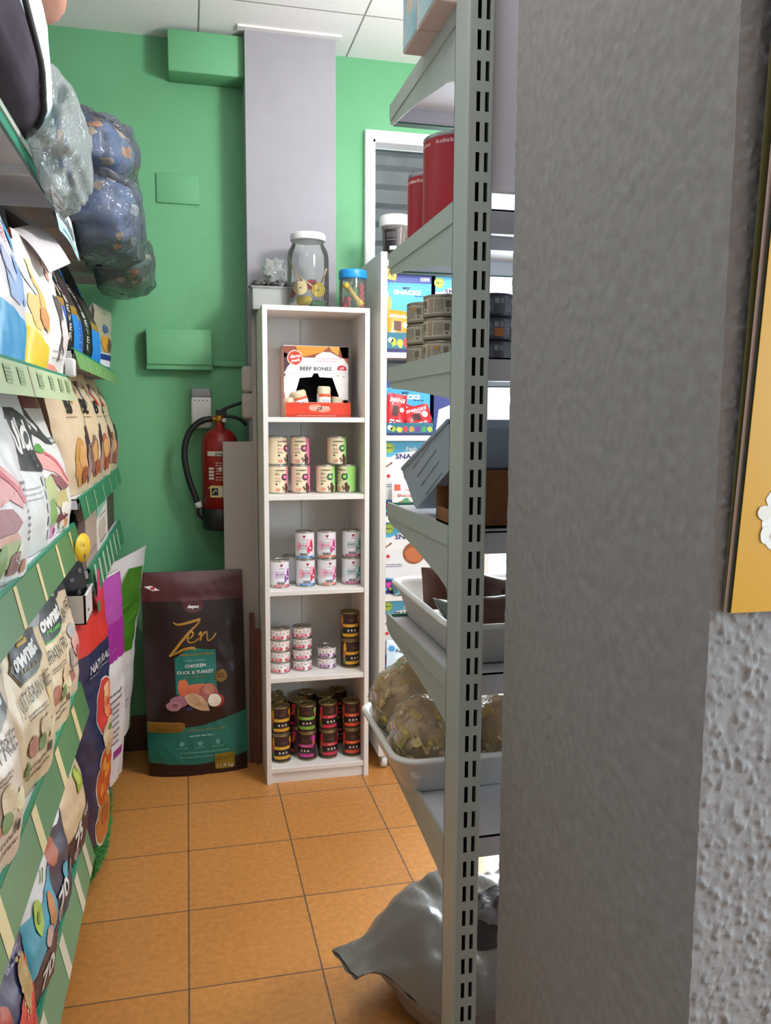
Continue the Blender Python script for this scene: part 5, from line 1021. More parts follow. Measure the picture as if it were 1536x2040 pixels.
def a_salm2(d, W_, H):
    w = W_/2; K = mat('#3a3b3e', .4)
    d.rect(-w, .285, w, H, mat('#7a1f34', .4), 1); d.poly([(-w, .30), (-.02, .285), (.05, .22), (.07, .20), (.02, .205), (-.05, .235), (-w, .25)], K, 2)
    d.stroke([(-.06, .275), (-.02, .25)], .010, WT, 3); d.stroke([(-.065, .262), (-.03, .24)], .010, WT, 3); d.stroke([(-.02, .25), (.0, .235)], .010, WT, 3)
    d.poly([(-w, .165), (-w, .21), (-.04, .20), (.04, .165), (.09, .125), (.085, .10), (.0, .14), (-.05, .15)], mat('#e7a4a2', .45), 2); d.stroke(curve([(-.04, .19), (.03, .16), (.08, .115)], 4), .009, mat('#d4707c'), 3); d.poly([(-.03, .14), (.03, .125), (.07, .10), (.02, .098), (-.02, .115)], mat('#8f5a5a', .5), 3)
    d.lump(-.05, .195, .03, .009, mat('#4f9a3a'), 4, 5, .5); d.lump(-.05, .10, .04, .035, mat('#b8c08a', .5), 2, 3, .5); d.lump(.02, .075, .05, .025, mat('#c9bd7c', .5), 2, 6, .5); d.lump(-.06, .05, .03, .03, mat('#7fa858', .5), 3, 8, .5); d.lump(.03, .055, .03, .016, mat('#eeeae0'), 3, 4, .3); d.lump(.01, .035, .045, .010, mat('#7a3a4a'), 3, 9, .3); d.lump(-.06, .015, .022, .014, mat('#d48ab8'), 3, 2, .4); d.ell(-.05, .014, .008, .006, mat('#b02a7a'), 4); d.lump(.05, .018, .016, .012, mat('#cf9a6c'), 3, 7, .3); d.lump(.02, .022, .012, .010, mat('#efe6d6'), 4, 1, .2)
    d.lines(.07, .10, [.215, .205], .004, mat('#6f7478'), 3, 3)
LB('white and salmon food bag with wine red top, end of the third shelf', 1.875, 2.17, 1.1355, .345, .13, -.272, '#e8e8e7', a_salm2, '#8c1f30', (), .09, 9, full=2.4)
LB('maroon topped bag standing in the second row of the third shelf', 1.75, 2.05, 1.1355, .34, .12, -.44, '#5a1c22', lambda d, w, h: d.rect(-w/2, .0, w/2, .2, WT, 1), '#4a161c', (), .0, 10, full=4)
LB('cream bag with orange edge in the second row of the third shelf', 1.48, 1.74, 1.1355, .345, .11, -.43, '#d9cdb0', lambda d, w, h: d.stroke([(w/2-.01, .05), (w/2-.015, h-.02)], .018, mat('#d98a2c'), 2), '#c87a28', (), .0, 11, full=4)
# third shelf, far unit: beige bags
def a_bb(dogc, meatc, stripe, s):
    def f(d, W_, H):
        w = W_/2
        d.text('BB', -.03, .235, .042, INKD, 3, bold=.03, width=.075); d.text('BRAVERY', -.035, .300, .016, INKD, 3, bold=.03, width=.10, rot=.04); d.text('CHICKEN', .07, .285, .015, INKD, 3, bold=.02, width=.06, rot=-.5); d.lines(-.08, .03, [.203], .003, mat('#8a7a66'), 2, s)
        d.lump(.065, .115, .035, .055, mat(dogc, .5), 2, s, .4); d.lump(.08, .15, .024, .032, mat(dogc, .5), 3, s+2, .5); d.lump(.055, .075, .025, .045, mat('#a38a84', .5), 3, s+4, .5); d.lump(-.03, .085, .055, .055, mat(meatc, .5), 2, s+1, .4); d.lump(-.025, .10, .03, .03, mat('#d6a468', .5), 3, s+6, .4); d.lump(.0, .05, .03, .025, mat('#9f5a3c', .5), 4, s+3, .5)
        d.stroke(curve([(w-.012, H-.03), (w*.72, .25), (w*.86, .18)], 4), .012, mat(stripe), 3)
        d.stroke(curve([(-w*.2, .30), (.0, .262), (.03, .24)], 4), .010, mat(stripe), 2)
    return f
BG = 'beige food bags on the far third shelf'
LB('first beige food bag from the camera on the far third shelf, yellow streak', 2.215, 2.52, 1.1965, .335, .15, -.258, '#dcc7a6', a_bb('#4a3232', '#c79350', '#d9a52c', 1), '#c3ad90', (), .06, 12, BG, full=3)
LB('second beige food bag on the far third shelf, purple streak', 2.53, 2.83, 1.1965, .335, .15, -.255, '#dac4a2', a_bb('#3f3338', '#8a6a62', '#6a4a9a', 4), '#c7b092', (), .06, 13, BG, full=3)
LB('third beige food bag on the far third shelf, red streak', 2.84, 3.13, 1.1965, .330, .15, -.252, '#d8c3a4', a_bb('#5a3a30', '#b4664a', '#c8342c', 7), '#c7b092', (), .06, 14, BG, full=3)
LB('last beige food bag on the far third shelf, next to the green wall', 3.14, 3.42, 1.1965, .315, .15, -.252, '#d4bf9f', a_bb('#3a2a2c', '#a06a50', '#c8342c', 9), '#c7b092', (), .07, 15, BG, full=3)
# fourth shelf, near unit: ownat bags
CRM = '#e2cdab'
def a_own(labelc, edgec, line, flav, s, lblx=0.):
    def f(d, W_, H):
        w = W_/2; L = mat(labelc, .4)
        d.rect(-w, H*.80, w, H, mat('#8f9196', .4), 1); d.poly([(-w, H*.70), (-.02, H*.78), (w, H*.74), (w, H*.81), (-w, H*.81)], mat('#a9abaf', .4), 1); d.lump(-.03, H*.84, .05, .03, mat('#6f7278', .4), 2, s, .5); d.lump(.05, H*.88, .04, .03, mat('#b9bbc0', .4), 2, s+2, .5)
        d.poly([(lblx-.085, H*.66), (lblx-.06, H*.76), (lblx+.03, H*.80), (lblx+.085, H*.77), (lblx+.085, H*.62), (lblx+.03, H*.565), (lblx-.05, H*.555)], mat(edgec, .4), 2); d.poly([(lblx-.082, H*.662), (lblx-.058, H*.755), (lblx+.03, H*.795), (lblx+.082, H*.765), (lblx+.082, H*.63), (lblx+.03, H*.575), (lblx-.05, H*.565)], L, 3)
        d.text('ownat', lblx, H*.69, .030, WT, 4, width=.135, bold=.05, rot=.08); d.text(flav, lblx, H*.615, .009, mat(edgec), 4, width=.085, bold=.02)
        d.text(line, .0, H*.495, .030, mat('#3a342e', .5), 4, width=.165, rot=.05); d.lines(-.05, .04, [H*.40, H*.38], .003, mat('#8a7a66'), 2, s)
        d.lump(.02, H*.29, .03, .022, mat('#d9c29a'), 3, s, .5); d.lump(-.045, H*.24, .028, .018, mat('#b06a50', .5), 3, s+3, .5); d.lump(.0, H*.22, .02, .014, mat('#6f8a4a', .5), 4, s+5, .5); d.lump(.055, H*.25, .024, .016, mat('#e6d8a8'), 3, s+7, .4); d.lump(-.07, H*.15, .012, .014, mat('#6a8a4a', .5), 3, s+8, .4)
        d.lines(-.07, .06, [H*.14, H*.10], .004, mat('#5a4a42'), 3, s+1, .3); d.ell(.04, H*.16, .008, .010, INKD, 4)
    return f
OG = 'cream ownat food bags on the fourth shelf'
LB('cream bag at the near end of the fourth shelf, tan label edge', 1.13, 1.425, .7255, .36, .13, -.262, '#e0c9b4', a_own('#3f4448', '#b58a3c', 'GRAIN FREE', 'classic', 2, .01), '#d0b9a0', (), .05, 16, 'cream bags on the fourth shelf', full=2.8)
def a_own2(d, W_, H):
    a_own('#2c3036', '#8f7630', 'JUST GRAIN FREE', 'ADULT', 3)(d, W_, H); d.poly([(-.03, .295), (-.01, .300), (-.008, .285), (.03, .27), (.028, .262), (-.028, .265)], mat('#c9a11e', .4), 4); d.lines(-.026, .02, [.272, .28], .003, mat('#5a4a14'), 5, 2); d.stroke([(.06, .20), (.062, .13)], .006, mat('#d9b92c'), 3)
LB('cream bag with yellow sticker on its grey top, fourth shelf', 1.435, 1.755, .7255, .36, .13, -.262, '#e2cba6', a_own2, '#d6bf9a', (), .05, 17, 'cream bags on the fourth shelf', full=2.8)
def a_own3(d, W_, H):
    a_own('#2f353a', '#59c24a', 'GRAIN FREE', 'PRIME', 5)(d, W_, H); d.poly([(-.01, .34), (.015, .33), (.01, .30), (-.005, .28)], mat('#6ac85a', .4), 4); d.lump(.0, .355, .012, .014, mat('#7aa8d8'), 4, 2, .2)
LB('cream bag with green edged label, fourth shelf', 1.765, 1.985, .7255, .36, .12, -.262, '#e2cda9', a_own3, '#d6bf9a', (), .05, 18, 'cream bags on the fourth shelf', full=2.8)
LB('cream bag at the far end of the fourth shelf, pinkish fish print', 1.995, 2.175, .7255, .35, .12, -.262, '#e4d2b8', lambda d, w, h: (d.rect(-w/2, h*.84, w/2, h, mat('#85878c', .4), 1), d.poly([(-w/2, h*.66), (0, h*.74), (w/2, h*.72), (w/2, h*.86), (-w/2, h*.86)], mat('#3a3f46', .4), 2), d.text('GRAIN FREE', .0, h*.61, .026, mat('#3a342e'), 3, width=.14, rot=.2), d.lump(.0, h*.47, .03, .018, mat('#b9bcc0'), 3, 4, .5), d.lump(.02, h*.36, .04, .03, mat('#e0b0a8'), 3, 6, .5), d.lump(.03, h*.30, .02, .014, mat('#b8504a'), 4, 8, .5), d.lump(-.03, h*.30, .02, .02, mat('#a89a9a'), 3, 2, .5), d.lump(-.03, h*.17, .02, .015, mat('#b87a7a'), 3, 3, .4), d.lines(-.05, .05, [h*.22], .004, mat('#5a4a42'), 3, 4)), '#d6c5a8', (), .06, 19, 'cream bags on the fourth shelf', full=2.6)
# far unit, fourth shelf: boxes and sticks
def lbox(label, x0, y0, z, x1, y1, h, m, art=None, cat='box', name='carton_box'):
    t = thing(name, label, cat, ((x0+x1)/2, (y0+y1)/2, z)); cx, cy = (x1-x0)/2, (y1-y0)/2
    q = MB(); q.box(-cx, -cy, 0, cx, cy, h, m, .002, seg=1); q.build('carton_body', t)
    if art: q = MB(); art(Dec(q, lambda a, b: (cx+.0003, a, b), .1, .0004), cy*2, h); q.build('print', t)
    return t
lbox('plain taupe box at the near end of the far fourth shelf', -.56, 2.38, .9865, -.275, 2.65, .175, bumpy('taupe_card', '#ab9a90', .6, 30, .03), lambda d, w, h: d.lines(-.1, .1, [.03], .004, mat('#9a897f'), 1, 2))
lbox('slim white box with green corner on the far fourth shelf', -.56, 2.66, .9865, -.275, 3.0, .185, mat('#dcd9d4', .5), lambda d, w, h: (d.poly([(-w/2, h*.55), (w/2, h*.7), (w/2, h), (-w/2, h)], mat('#8fc4ac', .5), 1), d.lump(-.02, .05, .10, .04, mat('#c8b9a6'), 1, 4, .4), d.lines(-.1, .1, [.10, .02], .004, mat('#7f7a74'), 2, 3)))
lbox('dark brown box on the far fourth shelf beside the green wall', -.56, 3.06, .9865, -.285, 3.38, .16, mat('#4a3a30', .5), lambda d, w, h: d.lines(-.1, .1, [.05, .1], .004, mat('#7a6a5a'), 1, 3))
bn = thing('white_bin', 'small white open bin holding black sticks, left of the red and navy bag', 'bin', (-.40, 2.285, .870))
q = MB()
for (a, b, c, d_, e, f_) in ((-.13, -.075, 0, .137, .075, .003), (-.13, -.075, 0, -.127, .075, .075), (.132, -.075, 0, .137, .075, .075), (-.13, -.075, 0, .137, -.072, .075), (-.13, .072, 0, .137, .075, .075)): q.box(a, b, c, d_, e, f_, mat('#e2e0de', .4), 0)
q.tube([(.137, -.075, .075), (.137, .075, .075)], .004, mat('#e2e0de', .4), 8); q.build('bin_body', bn)
q = MB(); q.tube([(.138, -.03, .03), (.1405, -.03, .03)], .004, mat('#8a8886'), 8); q.build('rivet', bn)
BLKB = bumpy('black_foil', '#141416', .28, 30, .3, .002)
def a_blk(d, W_, H):
    for k in range(7): d.lump(-.05+.016*k, .06+.018*((k*3) % 5), .008, .006, mat('#55565c', .4), 2, k, .5)
    d.lump(.04, .26, .012, .010, mat('#d8772a', .4), 3, 3, .3)
bag('treat_pouch', 'black foil pouch with round yellow sticker leaning in the white bin', 'pouch', (-.318, 2.275, .878), PI/2, .135, .255, .05, BLKB, a_blk, BLKB, (), .03, 20, None, full=4, rot=(-.05, -.08, .75))
q = MB()
for k in range(9): q.tube([(.004*(k % 3)-.02, -.012+.006*k, 0), (.01*(k % 3)-.03+.02, -.02+.008*k, .16+.012*((k*5) % 4))], .006, BLKB, 7)
tag(q.build('black_sticks', None, (-.31, 2.335, .96)), 'bunch of thin black sticks poking up behind the yellow sticker', 'sticks', None, 'stuff')
q = MB(); q.prism([(-.03, 0), (.03, -.012), (.026, .075), (-.014, .088)], 0, .0015, mat('#e8307a', .4), 'X'); q.prism([(-.028, -.03), (.03, -.042), (.03, -.012), (-.03, 0)], 0, .0015, mat('#5f8a66', .4), 'X')
tag(q.build('price_card', None, (-.2515, 2.405, .895)), 'bright pink price card hanging at the end of the green strip', 'price card')
ps = thing('price_sticker', 'round yellow price sticker at the far end of the olive green strip', 'price sticker', (-.2515, 2.095, 1.088), 0, None, (0, 0, PI/2-.35))
q = MB(); q.lathe([(0, 0), (.038, 0), (.038, .0012), (0, .0012)], mat('#e8c62a', .4), 30, xf=Matrix.Diagonal((1, 1, .92, 1)) @ Matrix.Rotation(PI/2, 4, 'X')); q.build('sticker_disc', ps)
q = MB(); dd = Dec(q, lambda a, b: (a, -.0014, b), .05, .0003); dd.text('2,50', -.002, .008, .010, mat('#8a6a10'), 1, rot=-.4); dd.text('9', .006, -.022, .012, INKD, 1, bold=.03); q.build('sticker_print', ps)
# lower far unit
def a_nat(d, W_, H):
    w = W_/2; NV = mat('#16234f', .35); R_ = mat('#d8332c', .35)
    d.rect(-w, H*.80, w, H, R_, 1); d.rect(-w, .0, w, H*.80, NV, 1); d.text('NATURAL', .0, H*.735, .024, mat('#d0d4de'), 3, width=.19, bold=.02); d.lines(-.09, .09, [H*.70], .006, mat('#8a94b4'), 3, 3)
    d.ell(.03, H*.535, .095, .082, mat('#d8d4d6'), 2, 26); d.ell(.03, H*.535, .090, .077, mat('#d63a34', .4), 3, 26); d.lump(.06, H*.55, .055, .05, mat('#e2885a'), 4, 3, .3); d.lump(.05, H*.59, .03, .02, mat('#efc09a'), 5, 5, .3); d.ell(.065, H*.535, .013, .010, mat('#b8401e'), 5)
    d.lump(.05, H*.415, .07, .036, mat('#d6c8ac'), 4, 8, .3); d.lump(.06, H*.36, .055, .030, mat('#cdb088'), 4, 2, .3); d.ell(.07, H*.425, .02, .010, mat('#6f8a3a'), 5)
    d.ell(.02, H*.245, .100, .088, mat('#d8d0cc'), 2, 26); d.ell(.02, H*.245, .094, .082, mat('#c8521e', .45), 3, 26)
    for k in range(7): d.lump(-.03+.03*(k % 4), H*.21+.032*(k//2), .024, .018, mat(('#e08a2a', '#d46a1c', '#e8a040')[k % 3]), 4, k, .3)
    d.ell(.02, H*.06, .09, .075, mat('#cfc8c0'), 2, 24); d.lump(.02, H*.055, .08, .066, mat('#c07a34', .5), 3, 4, .2); d.lump(.03, H*.07, .04, .03, mat('#a8602a', .5), 4, 6, .3)
LB('red topped navy bag with round food pictures beside the fourth shelf end', 2.245, 2.56, .2065, .70, .12, -.245, '#17244f', a_nat, '#101a3c', (), .01, 21, full=6, yaw=.15)
def a_pur(d, W_, H):
    w = W_/2; PU = mat('#a0289a', .4)
    d.poly([(-w, H*.60), (w, H*.60), (w, H-.006), (-w, H-.006)], PU, 1); d.rect(-w, H*.785, w, H-.006, mat('#b04fae', .4), 2); d.rect(-.02, H*.125, .06, H*.165, PU, 2)
    for k in range(7): d.rect(-.07, H*(.20+.03*k), .02, H*(.212+.03*k), mat('#8f8d94'), 2)
    d.lines(-.09, .05, [H*.42, H*.45], .008, mat('#77757c'), 2, 4)
LB('white sack with broad purple top standing on the far unit base', 2.60, 2.90, .2065, .685, .13, -.236, '#e3e2e4', a_pur, '#d6d5d8', (), .01, 22, full=6, topw=.98, yaw=.25)
def a_leaf(d, W_, H):
    w = W_/2; LF = mat('#3f7f18', .4)
    d.poly([(-w*.86, H*.50), (w*.55, H*.47), (w*.62, H*.60), (w*.80, H*.72), (w*.72, H*.80), (w*.82, H*.90), (-w*.1, H*.93), (-w*.6, H*.82), (-w*.75, H*.66)], LF, 2)
    d.stroke(curve([(-w*.8, H*.53), (-w*.1, H*.63), (w*.6, H*.66)], 4), .007, mat('#5f9f34', .4), 3); d.stroke(curve([(-w*.7, H*.72), (.0, H*.74), (w*.7, H*.76)], 4), .006, mat('#56962c', .4), 3); d.stroke([(-w*.7, H*.80), (-w*.2, H*.92)], .008, mat('#8fc06a', .4), 3)
    d.text('N', -w*.45, H*.35, .07, INKD, 3, width=.06, bold=.04); d.rect(w*.7, 0, w*.99, H*.12, mat('#4f9a2e', .4), 2); d.lines(-w*.5, w*.4, [H*.2, H*.16], .006, mat('#8f8d94'), 2, 5)
LB('white sack with big green leaf print and flared top, leaning by the green wall', 2.93, 3.29, .2065, .70, .10, -.246, '#dedddf', a_leaf, '#d2d1d4', (), -.055, 23, full=5, topw=1.16, wr=.007, yaw=.24)
# bottom shelf, near unit
def a_75(base2, num, s, appl=True, lbl='SK'):
    def f(d, W_, H):
        w = W_/2; B2 = mat(base2, .4)
        d.poly([(-w, H*.70), (-.05, H*.66), (.03, H*.60), (w, H*.66), (w, H), (-w, H)], WT, 1); d.text(lbl, .02, H*.80, .055, INKD, 3, width=.11, bold=.02, shear=.2, rot=-.1); d.poly([(-w*.2, H-.02), (w*.4, H-.03), (w*.1, H*.88)], mat('#e8d060', .4), 2)
        d.poly([(-w, 0), (w, 0), (w, H*.36), (.04, H*.26), (-w, H*.20)], B2, 2); d.text(num, -.005, H*.19, .042, WT, 4, width=.062, bold=.03, rot=.25); d.text('ANIMAL', .075, H*.28, .012, WT, 4, width=.055, rot=.3); d.lump(-.02, H*.07, .018, .015, mat('#9a8a84'), 3, s, .6); d.lines(.0, .08, [H*.05], .004, mat('#4f8f9a'), 3, 2)
        if appl: d.lump(.055, H*.53, .030, .030, mat('#9fb83a', .45), 3, 3, .2); d.lump(.05, H*.55, .02, .018, mat('#c2d060', .45), 4, 5, .3); d.stroke([(.06, H*.58), (.07, H*.63)], .005, mat('#3f7a24'), 4)
    return f
LB('beige and dark brown bag reading 75 at the far end of the bottom shelf', 1.90, 2.17, .3365, .33, .12, -.262, '#dcc29c', a_75('#3f2629', '75', 1), '#c9b493', (), .06, 24, full=3)
def a_70(d, W_, H):
    a_75('#37384f', '70', 2, False, 'CK')(d, W_, H); d.rect(-W_/2, H*.45, -.02, H*.9, mat('#5a3f7a', .4), 2); d.lump(-.055, H*.66, .022, .028, mat('#a9c050'), 3, 3, .2); d.ell(-.055, H*.66, .009, .011, mat('#6a8a2a'), 4); d.lump(-.04, H*.52, .03, .03, mat('#b8603e', .5), 3, 6, .4); d.lump(.02, H*.30, .014, .02, mat('#5ab0c0'), 3, 4, .4)
LB('navy and purple bag reading 70 on the bottom shelf', 1.68, 1.89, .3365, .33, .11, -.264, '#3a3b52', a_70, '#2f3046', (), .05, 25, full=3)
def a_quin(d, W_, H):
    w = W_/2
    d.poly([(-w, H*.22), (w, H*.30), (w, H*.62), (.02, H*.50), (-w, H*.58)], mat('#3fa9c4', .4), 2); d.poly([(-w, 0), (w, 0), (w, H*.30), (-w, H*.20)], mat('#4a3038', .4), 3); d.text('QUIN', .01, H*.74, .042, mat('#1c2440'), 3, width=.13, bold=.03, rot=.25); d.lump(-.02, H*.48, .024, .032, mat('#b0c84a', .45), 4, 3, .15); d.ell(-.02, H*.48, .009, .012, mat('#7a9a30'), 5); d.lump(.05, H*.40, .022, .03, mat('#c9824a', .5), 4, 5, .3); d.lump(.02, H*.30, .02, .018, mat('#d8b0a4'), 4, 7, .3); d.text('70', .005, H*.13, .045, WT, 5, width=.06, bold=.03, rot=.2); d.text('ANIMAL', .07, H*.20, .010, WT, 5, width=.04, rot=.25); d.stroke([(.04, H*.58), (.055, H*.64)], .006, mat('#4a8a34'), 4)
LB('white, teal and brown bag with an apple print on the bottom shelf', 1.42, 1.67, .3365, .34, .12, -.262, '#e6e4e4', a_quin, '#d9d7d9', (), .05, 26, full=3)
def a_red(d, W_, H):
    w = W_/2
    d.poly([(-w, 0), (w, 0), (w, H*.62), (.05, H*.50), (-.03, H*.36), (-w, H*.24)], mat('#dd4038', .4), 3); d.text('70', .0, H*.17, .06, mat('#3a2440', .5), 5, width=.075, bold=.01, rot=.35); d.text('ANIMAL', .055, H*.26, .014, mat('#8a2a34', .5), 5, width=.08, rot=.6); d.poly([(-w, H*.80), (.0, H*.78), (.035, H*.74), (.03, H*.88), (-.02, H), (-w, H)], mat('#eeecec', .4), 2)
    d.lump(.055, H*.50, .026, .045, mat('#b8945a', .5), 4, 3, .3); 
    for k in range(26): d.ell(.03+.05*((k*7) % 11)/11, H*(.36+.30*((k*5) % 13)/13), .0035, .004, mat('#d0b070'), 4, 8)
    d.lump(-.07, H*.50, .045, .03, mat('#b84a34', .5), 4, 6, .5); d.lump(-.06, H*.40, .05, .03, mat('#5a2026', .5), 4, 8, .5); d.stroke([(-.09, H*.54), (-.04, H*.47)], .007, mat('#e8c8bc'), 5); d.lump(-.08, H*.33, .03, .012, mat('#3f6a44', .5), 5, 2, .4); d.lines(.0, .06, [H*.72, H*.68, H*.64], .004, mat('#8f8fae'), 4, 3); d.text('MEDITERRANEAN', .03, H*.70, .009, mat('#c8c8da'), 5, width=.07, rot=.5)
LB('navy bag with red corner reading 70, nearest coloured bag on the bottom shelf', 1.165, 1.41, .3365, .34, .12, -.258, '#45456a', a_red, '#3a3a5a', (), .05, 27, full=3)
LB('plain white food bag at the very near end of the bottom shelf', .90, 1.155, .3365, .30, .13, -.258, '#e9e8ec', lambda d, w, h: (d.text('o', w/2-.03, h*.30, .05, mat('#2a2f6a'), 3, bold=.04), d.lines(-.08, .05, [h*.5], .005, mat('#9a9aa8'), 2, 3)), '#dcdbe0', (), .05, 28, full=3)

# ---- soft goods on the top shelf
def soft(mb, c, r, m, e=.75, amp=.05, seed=0, clampz=None, nu=40, nv=24, freq=2.2, fn=None, hf=.3):
    def sg(v): return math.copysign(abs(v)**e, v)
    def P(a, b):
        d = Vector((math.cos(b)*math.cos(a), math.cos(b)*math.sin(a), math.sin(b)))
        k = 1+amp*2*noise.noise(d*freq+Vector((seed*3.3, seed, 0)))+amp*hf*noise.noise(d*freq*4+Vector((seed, 0, seed)))
        p = Vector((c[0]+sg(d.x)*r[0]*k, c[1]+sg(d.y)*r[1]*k, c[2]+sg(d.z)*r[2]*k))
        if clampz and p.x < clampz[0]+.012: p.z = max(p.z, clampz[1])
        return fn(p) if fn else p
    mb.grid(lambda u, v: P(u, v), [2*PI*i/nu for i in range(nu)], [-PI/2+.02+(PI-.04)*j/nv for j in range(nv+1)], m, True, True)
    return P
CH = bumpy('charcoal_fabric', '#3f3a44', .9, 300, .4, .002, '#4a4450', spec=.1, var_scale=8); LBL = bumpy('pale_blue_fabric', '#c4dbe2', .9, 260, .3, .002, spec=.1); PIP = mat('#15161c', .7)
pb_ = thing('pet_bed', 'charcoal and pale blue padded pet bed at the near end of the top shelf', 'pet bed', (0, 0, 0), 0, 'pet beds on the top shelf')
q = MB(); C0, R0 = (-.395, 1.42, 2.072), (.165, .51, .140)
P0 = soft(q, C0, R0, CH, .5, .03, 2, None, 90, 60); zl = lambda y: 2.00-.25*(y-1.60)
for i_, f_ in enumerate(q.f):
    cy_ = sum(q.v[k][1] for k in f_)/len(f_); cz_ = sum(q.v[k][2] for k in f_)/len(f_)
    if cz_ > zl(cy_): q.fm[i_] = q.mi(LBL)
q.build('bed_body', pb_)
def seam(a):
    lo, hi = -1.5, 1.5
    for _ in range(24):
        b = (lo+hi)/2; p = P0(a, b)
        if p.z > zl(p.y): hi = b
        else: lo = b
    return tuple(P0(a, lo)+Vector((.003, .002, 0)))
q = MB(); q.tube([seam(a) for a in linsp(-PI/2, PI/2, 60)], .006, PIP, 8); q.build('piping', pb_)
PK = bumpy('rosy_brown_fabric', '#b08272', .9, 200, .3, .002, spec=.1)
p2 = thing('pet_bed', 'rosy brown and white pet bed on top of the charcoal one', 'pet bed', (0, 0, 0), 0, 'pet beds on the top shelf')
q = MB(); P1 = soft(q, (-.395, 1.54, 2.275), (.185, .44, .085), lambda b: PK if b < .15 else mat('#e6e0de', .8), .36, .02, 6); q.build('bed_body', p2)
q = MB(); q.tube([tuple(P1(a, .15)+Vector((.002, 0, 0))) for a in linsp(-PI/2, PI/2, 40)], .005, PIP, 8); q.build('piping', p2)
MILK = clear('milky_plastic_bag', '#e8eeee', .35, .14, .26, '#c9d4d4', 26, 1.0)
q = MB(); soft(q, (-.262, 2.02, 1.985), (.058, .25, .115), MILK, .75, .13, 4, (-.30, 1.938), 70, 44, 2.6, None, .15)
tag(q.build('plastic_bag'), 'crumpled milky plastic bag hanging over the top shelf edge', 'plastic bag')
NAVY = bumpy('navy_print_fabric', '#243a72', .8, 120, .2, .001, spec=.2)
p3 = thing('pet_bed', 'navy pet bed with black trim behind the milky plastic bag', 'pet bed', (0, 0, 0), 0, 'pet beds on the top shelf')
q = MB(); P2 = soft(q, (-.385, 2.40, 2.085), (.10, .115, .145), NAVY, .6, .03, 3)
dd = Dec(q, lambda a, b: P2(a/.14, b/.14), .02, .0008)
for k, (x, z) in enumerate(((-.10, .07), (-.05, .10), (.02, .08), (-.08, .0), (.0, .02), (.06, .05), (-.04, -.08), (.05, -.06))): dd.lump(x, z, .018, .014, mat(('#d9d6d8', '#c08a5a')[k % 2], .7), 1, k, .6)
q.build('bed_body', p3)
q = MB(); q.tube([tuple(P2(.85, b)+Vector((.004, .004, 0))) for b in linsp(-1.4, 1.2, 24)], .012, mat('#101014', .7), 8); q.build('trim', p3)['label'] = 'black trim'
DEN = bumpy('denim_blue_fabric', '#5c7093', .85, 200, .3, .001, '#6a7d9c', spec=.15, var_scale=7)
WRAP = clear('shiny_wrapping', '#f2f6f8', .36, .07, .05, '#dbe4ea', 34, 1.0)
def bed(label, c, r, seed, colr, wrapk=1.07):
    t = thing('wrapped_pet_bed', label, 'pet bed', (0, 0, 0), 0, 'wrapped pet beds over the top shelf edge')
    q = MB(); Pb = soft(q, c, r, colr, .8, .05, seed, (-.302, 1.932))
    dd = Dec(q, lambda a, b: Pb(a/.16, b/.16), .02, .0008); rr = random.Random(seed)
    for k in range(15):
        x, z = rr.uniform(-.24, .16), rr.uniform(-.16, .16); m = mat(rr.choice(['#c98a5c', '#c9b49c', '#d6d9dd', '#b9a48c', '#d9d9da', '#a83a4a'] if k else ['#c98a5c']), .7)
        dd.lump(x, z, rr.uniform(.016, .028), rr.uniform(.010, .018), m, 1, k, .7); dd.lump(x+.014, z+.010, .009, .009, m, 2, k+3, .4)
    q.build('bed_body', t)
    q = MB(); soft(q, c, tuple(v*wrapk+.004 for v in r), WRAP, .7, .07, seed, (-.302, 1.930), 80, 48, 2.6, None, .12); q.build('wrapping', t)['label'] = 'shiny clear wrapping'
bed('upper blue patterned pet bed in shiny wrap, stacked over another', (-.275, 2.74, 2.155), (.135, .27, .100), 1, DEN)
bed('lower blue patterned pet bed in shiny wrap bulging over the top shelf edge', (-.250, 2.73, 1.985), (.125, .27, .110), 2, DEN)
bed('greenish grey patterned pet bed in wrap at the wall end of the top shelf', (-.215, 3.15, 1.925), (.105, .24, .085), 5, bumpy('grey_green_fabric', '#4f6b66', .85, 200, .3, .001, '#6f8a7c', spec=.15, var_scale=7))
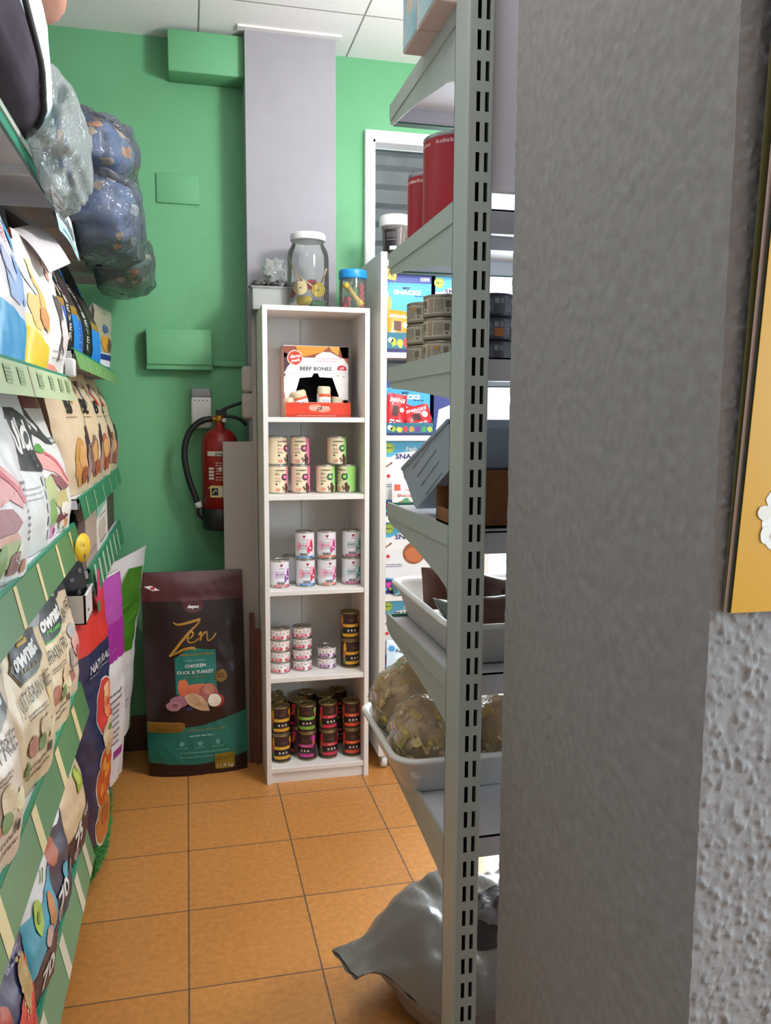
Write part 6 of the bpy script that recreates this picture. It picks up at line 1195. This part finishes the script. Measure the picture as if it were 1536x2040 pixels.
# price sheet hanging from the top shelf edge
q = MB(); q.grid(lambda u, v: (-.290+.018*(1-v)+.004*math.sin(u*5), 2.06+.40*u, 1.822+.105*v), linsp(0, 1, 10), linsp(0, 1, 6), mat('#dce9ea', .5)); dd = Dec(q, lambda a, b: (-.290+.018*(1-b/.105)+.004*math.sin((a-2.06)/.40*5), a, 1.822+b), .05, .0006)
dd.rect(2.06, .075, 2.46, .105, mat('#e6e0e2'), 1); dd.lines(2.09, 2.24, [.088, .065], .008, mat('#b02a4a'), 2, 3); dd.lines(2.10, 2.40, [.05, .04], .006, mat('#55606a'), 2, 5); dd.rect(2.26, .045, 2.42, .072, mat('#7a8288'), 2); dd.rect(2.06, 0, 2.46, .028, mat('#b4dbe2'), 1); dd.lines(2.12, 2.40, [.014], .005, mat('#4a8a96'), 2, 6)
tag(q.build('price_sheet'), 'pale blue printed price sheet hanging from the top shelf edge', 'price sheet')
# artificial turf
TURF = bumpy('green_turf', '#2f7a35', .85, 160, .8, .006, '#4a9a4a', spec=.2, var_scale=90)
q = MB(); rt = random.Random(5)
def TP(a, t): 
    r_ = .082*(1+.10*noise.noise(Vector((t*5, math.cos(a), math.sin(a)))))+.006*noise.noise(Vector((t*30, a*3, 0)))
    return Vector((-.372+.018*math.sin(t*7)+r_*math.cos(a), 2.46+.95*t, .088+r_*math.sin(a)))
q.grid(TP, [2*PI*i/24 for i in range(24)], linsp(0, 1, 50), TURF, True, True)
q.add([tuple(TP(2*PI*i/24, 0)) for i in range(24)], [tuple(range(24))], TURF)
GR = [mat('#2f7a35', .7), mat('#3f8f42', .7), mat('#276b30', .7), mat('#56a455', .7)]
for k in range(5200):
    a, t = rt.uniform(-1.9, 2.2), rt.random()**1.2; p = TP(a, t); n = Vector((math.cos(a), rt.uniform(-.5, .5)-(.6 if t < .02 else 0), math.sin(a)))+Vector((rt.uniform(-.4, .4), 0, rt.uniform(-.4, .4)))
    n.normalize(); s_ = n.orthogonal().normalized()*.0011; L_ = rt.uniform(.008, .016); q.add([p-s_, p+s_, p+n*L_], [(0, 1, 2)], GR[k % 4])
tag(q.build('turf_roll'), 'roll of bright green artificial turf lying on the floor below the left shelves', 'artificial turf')
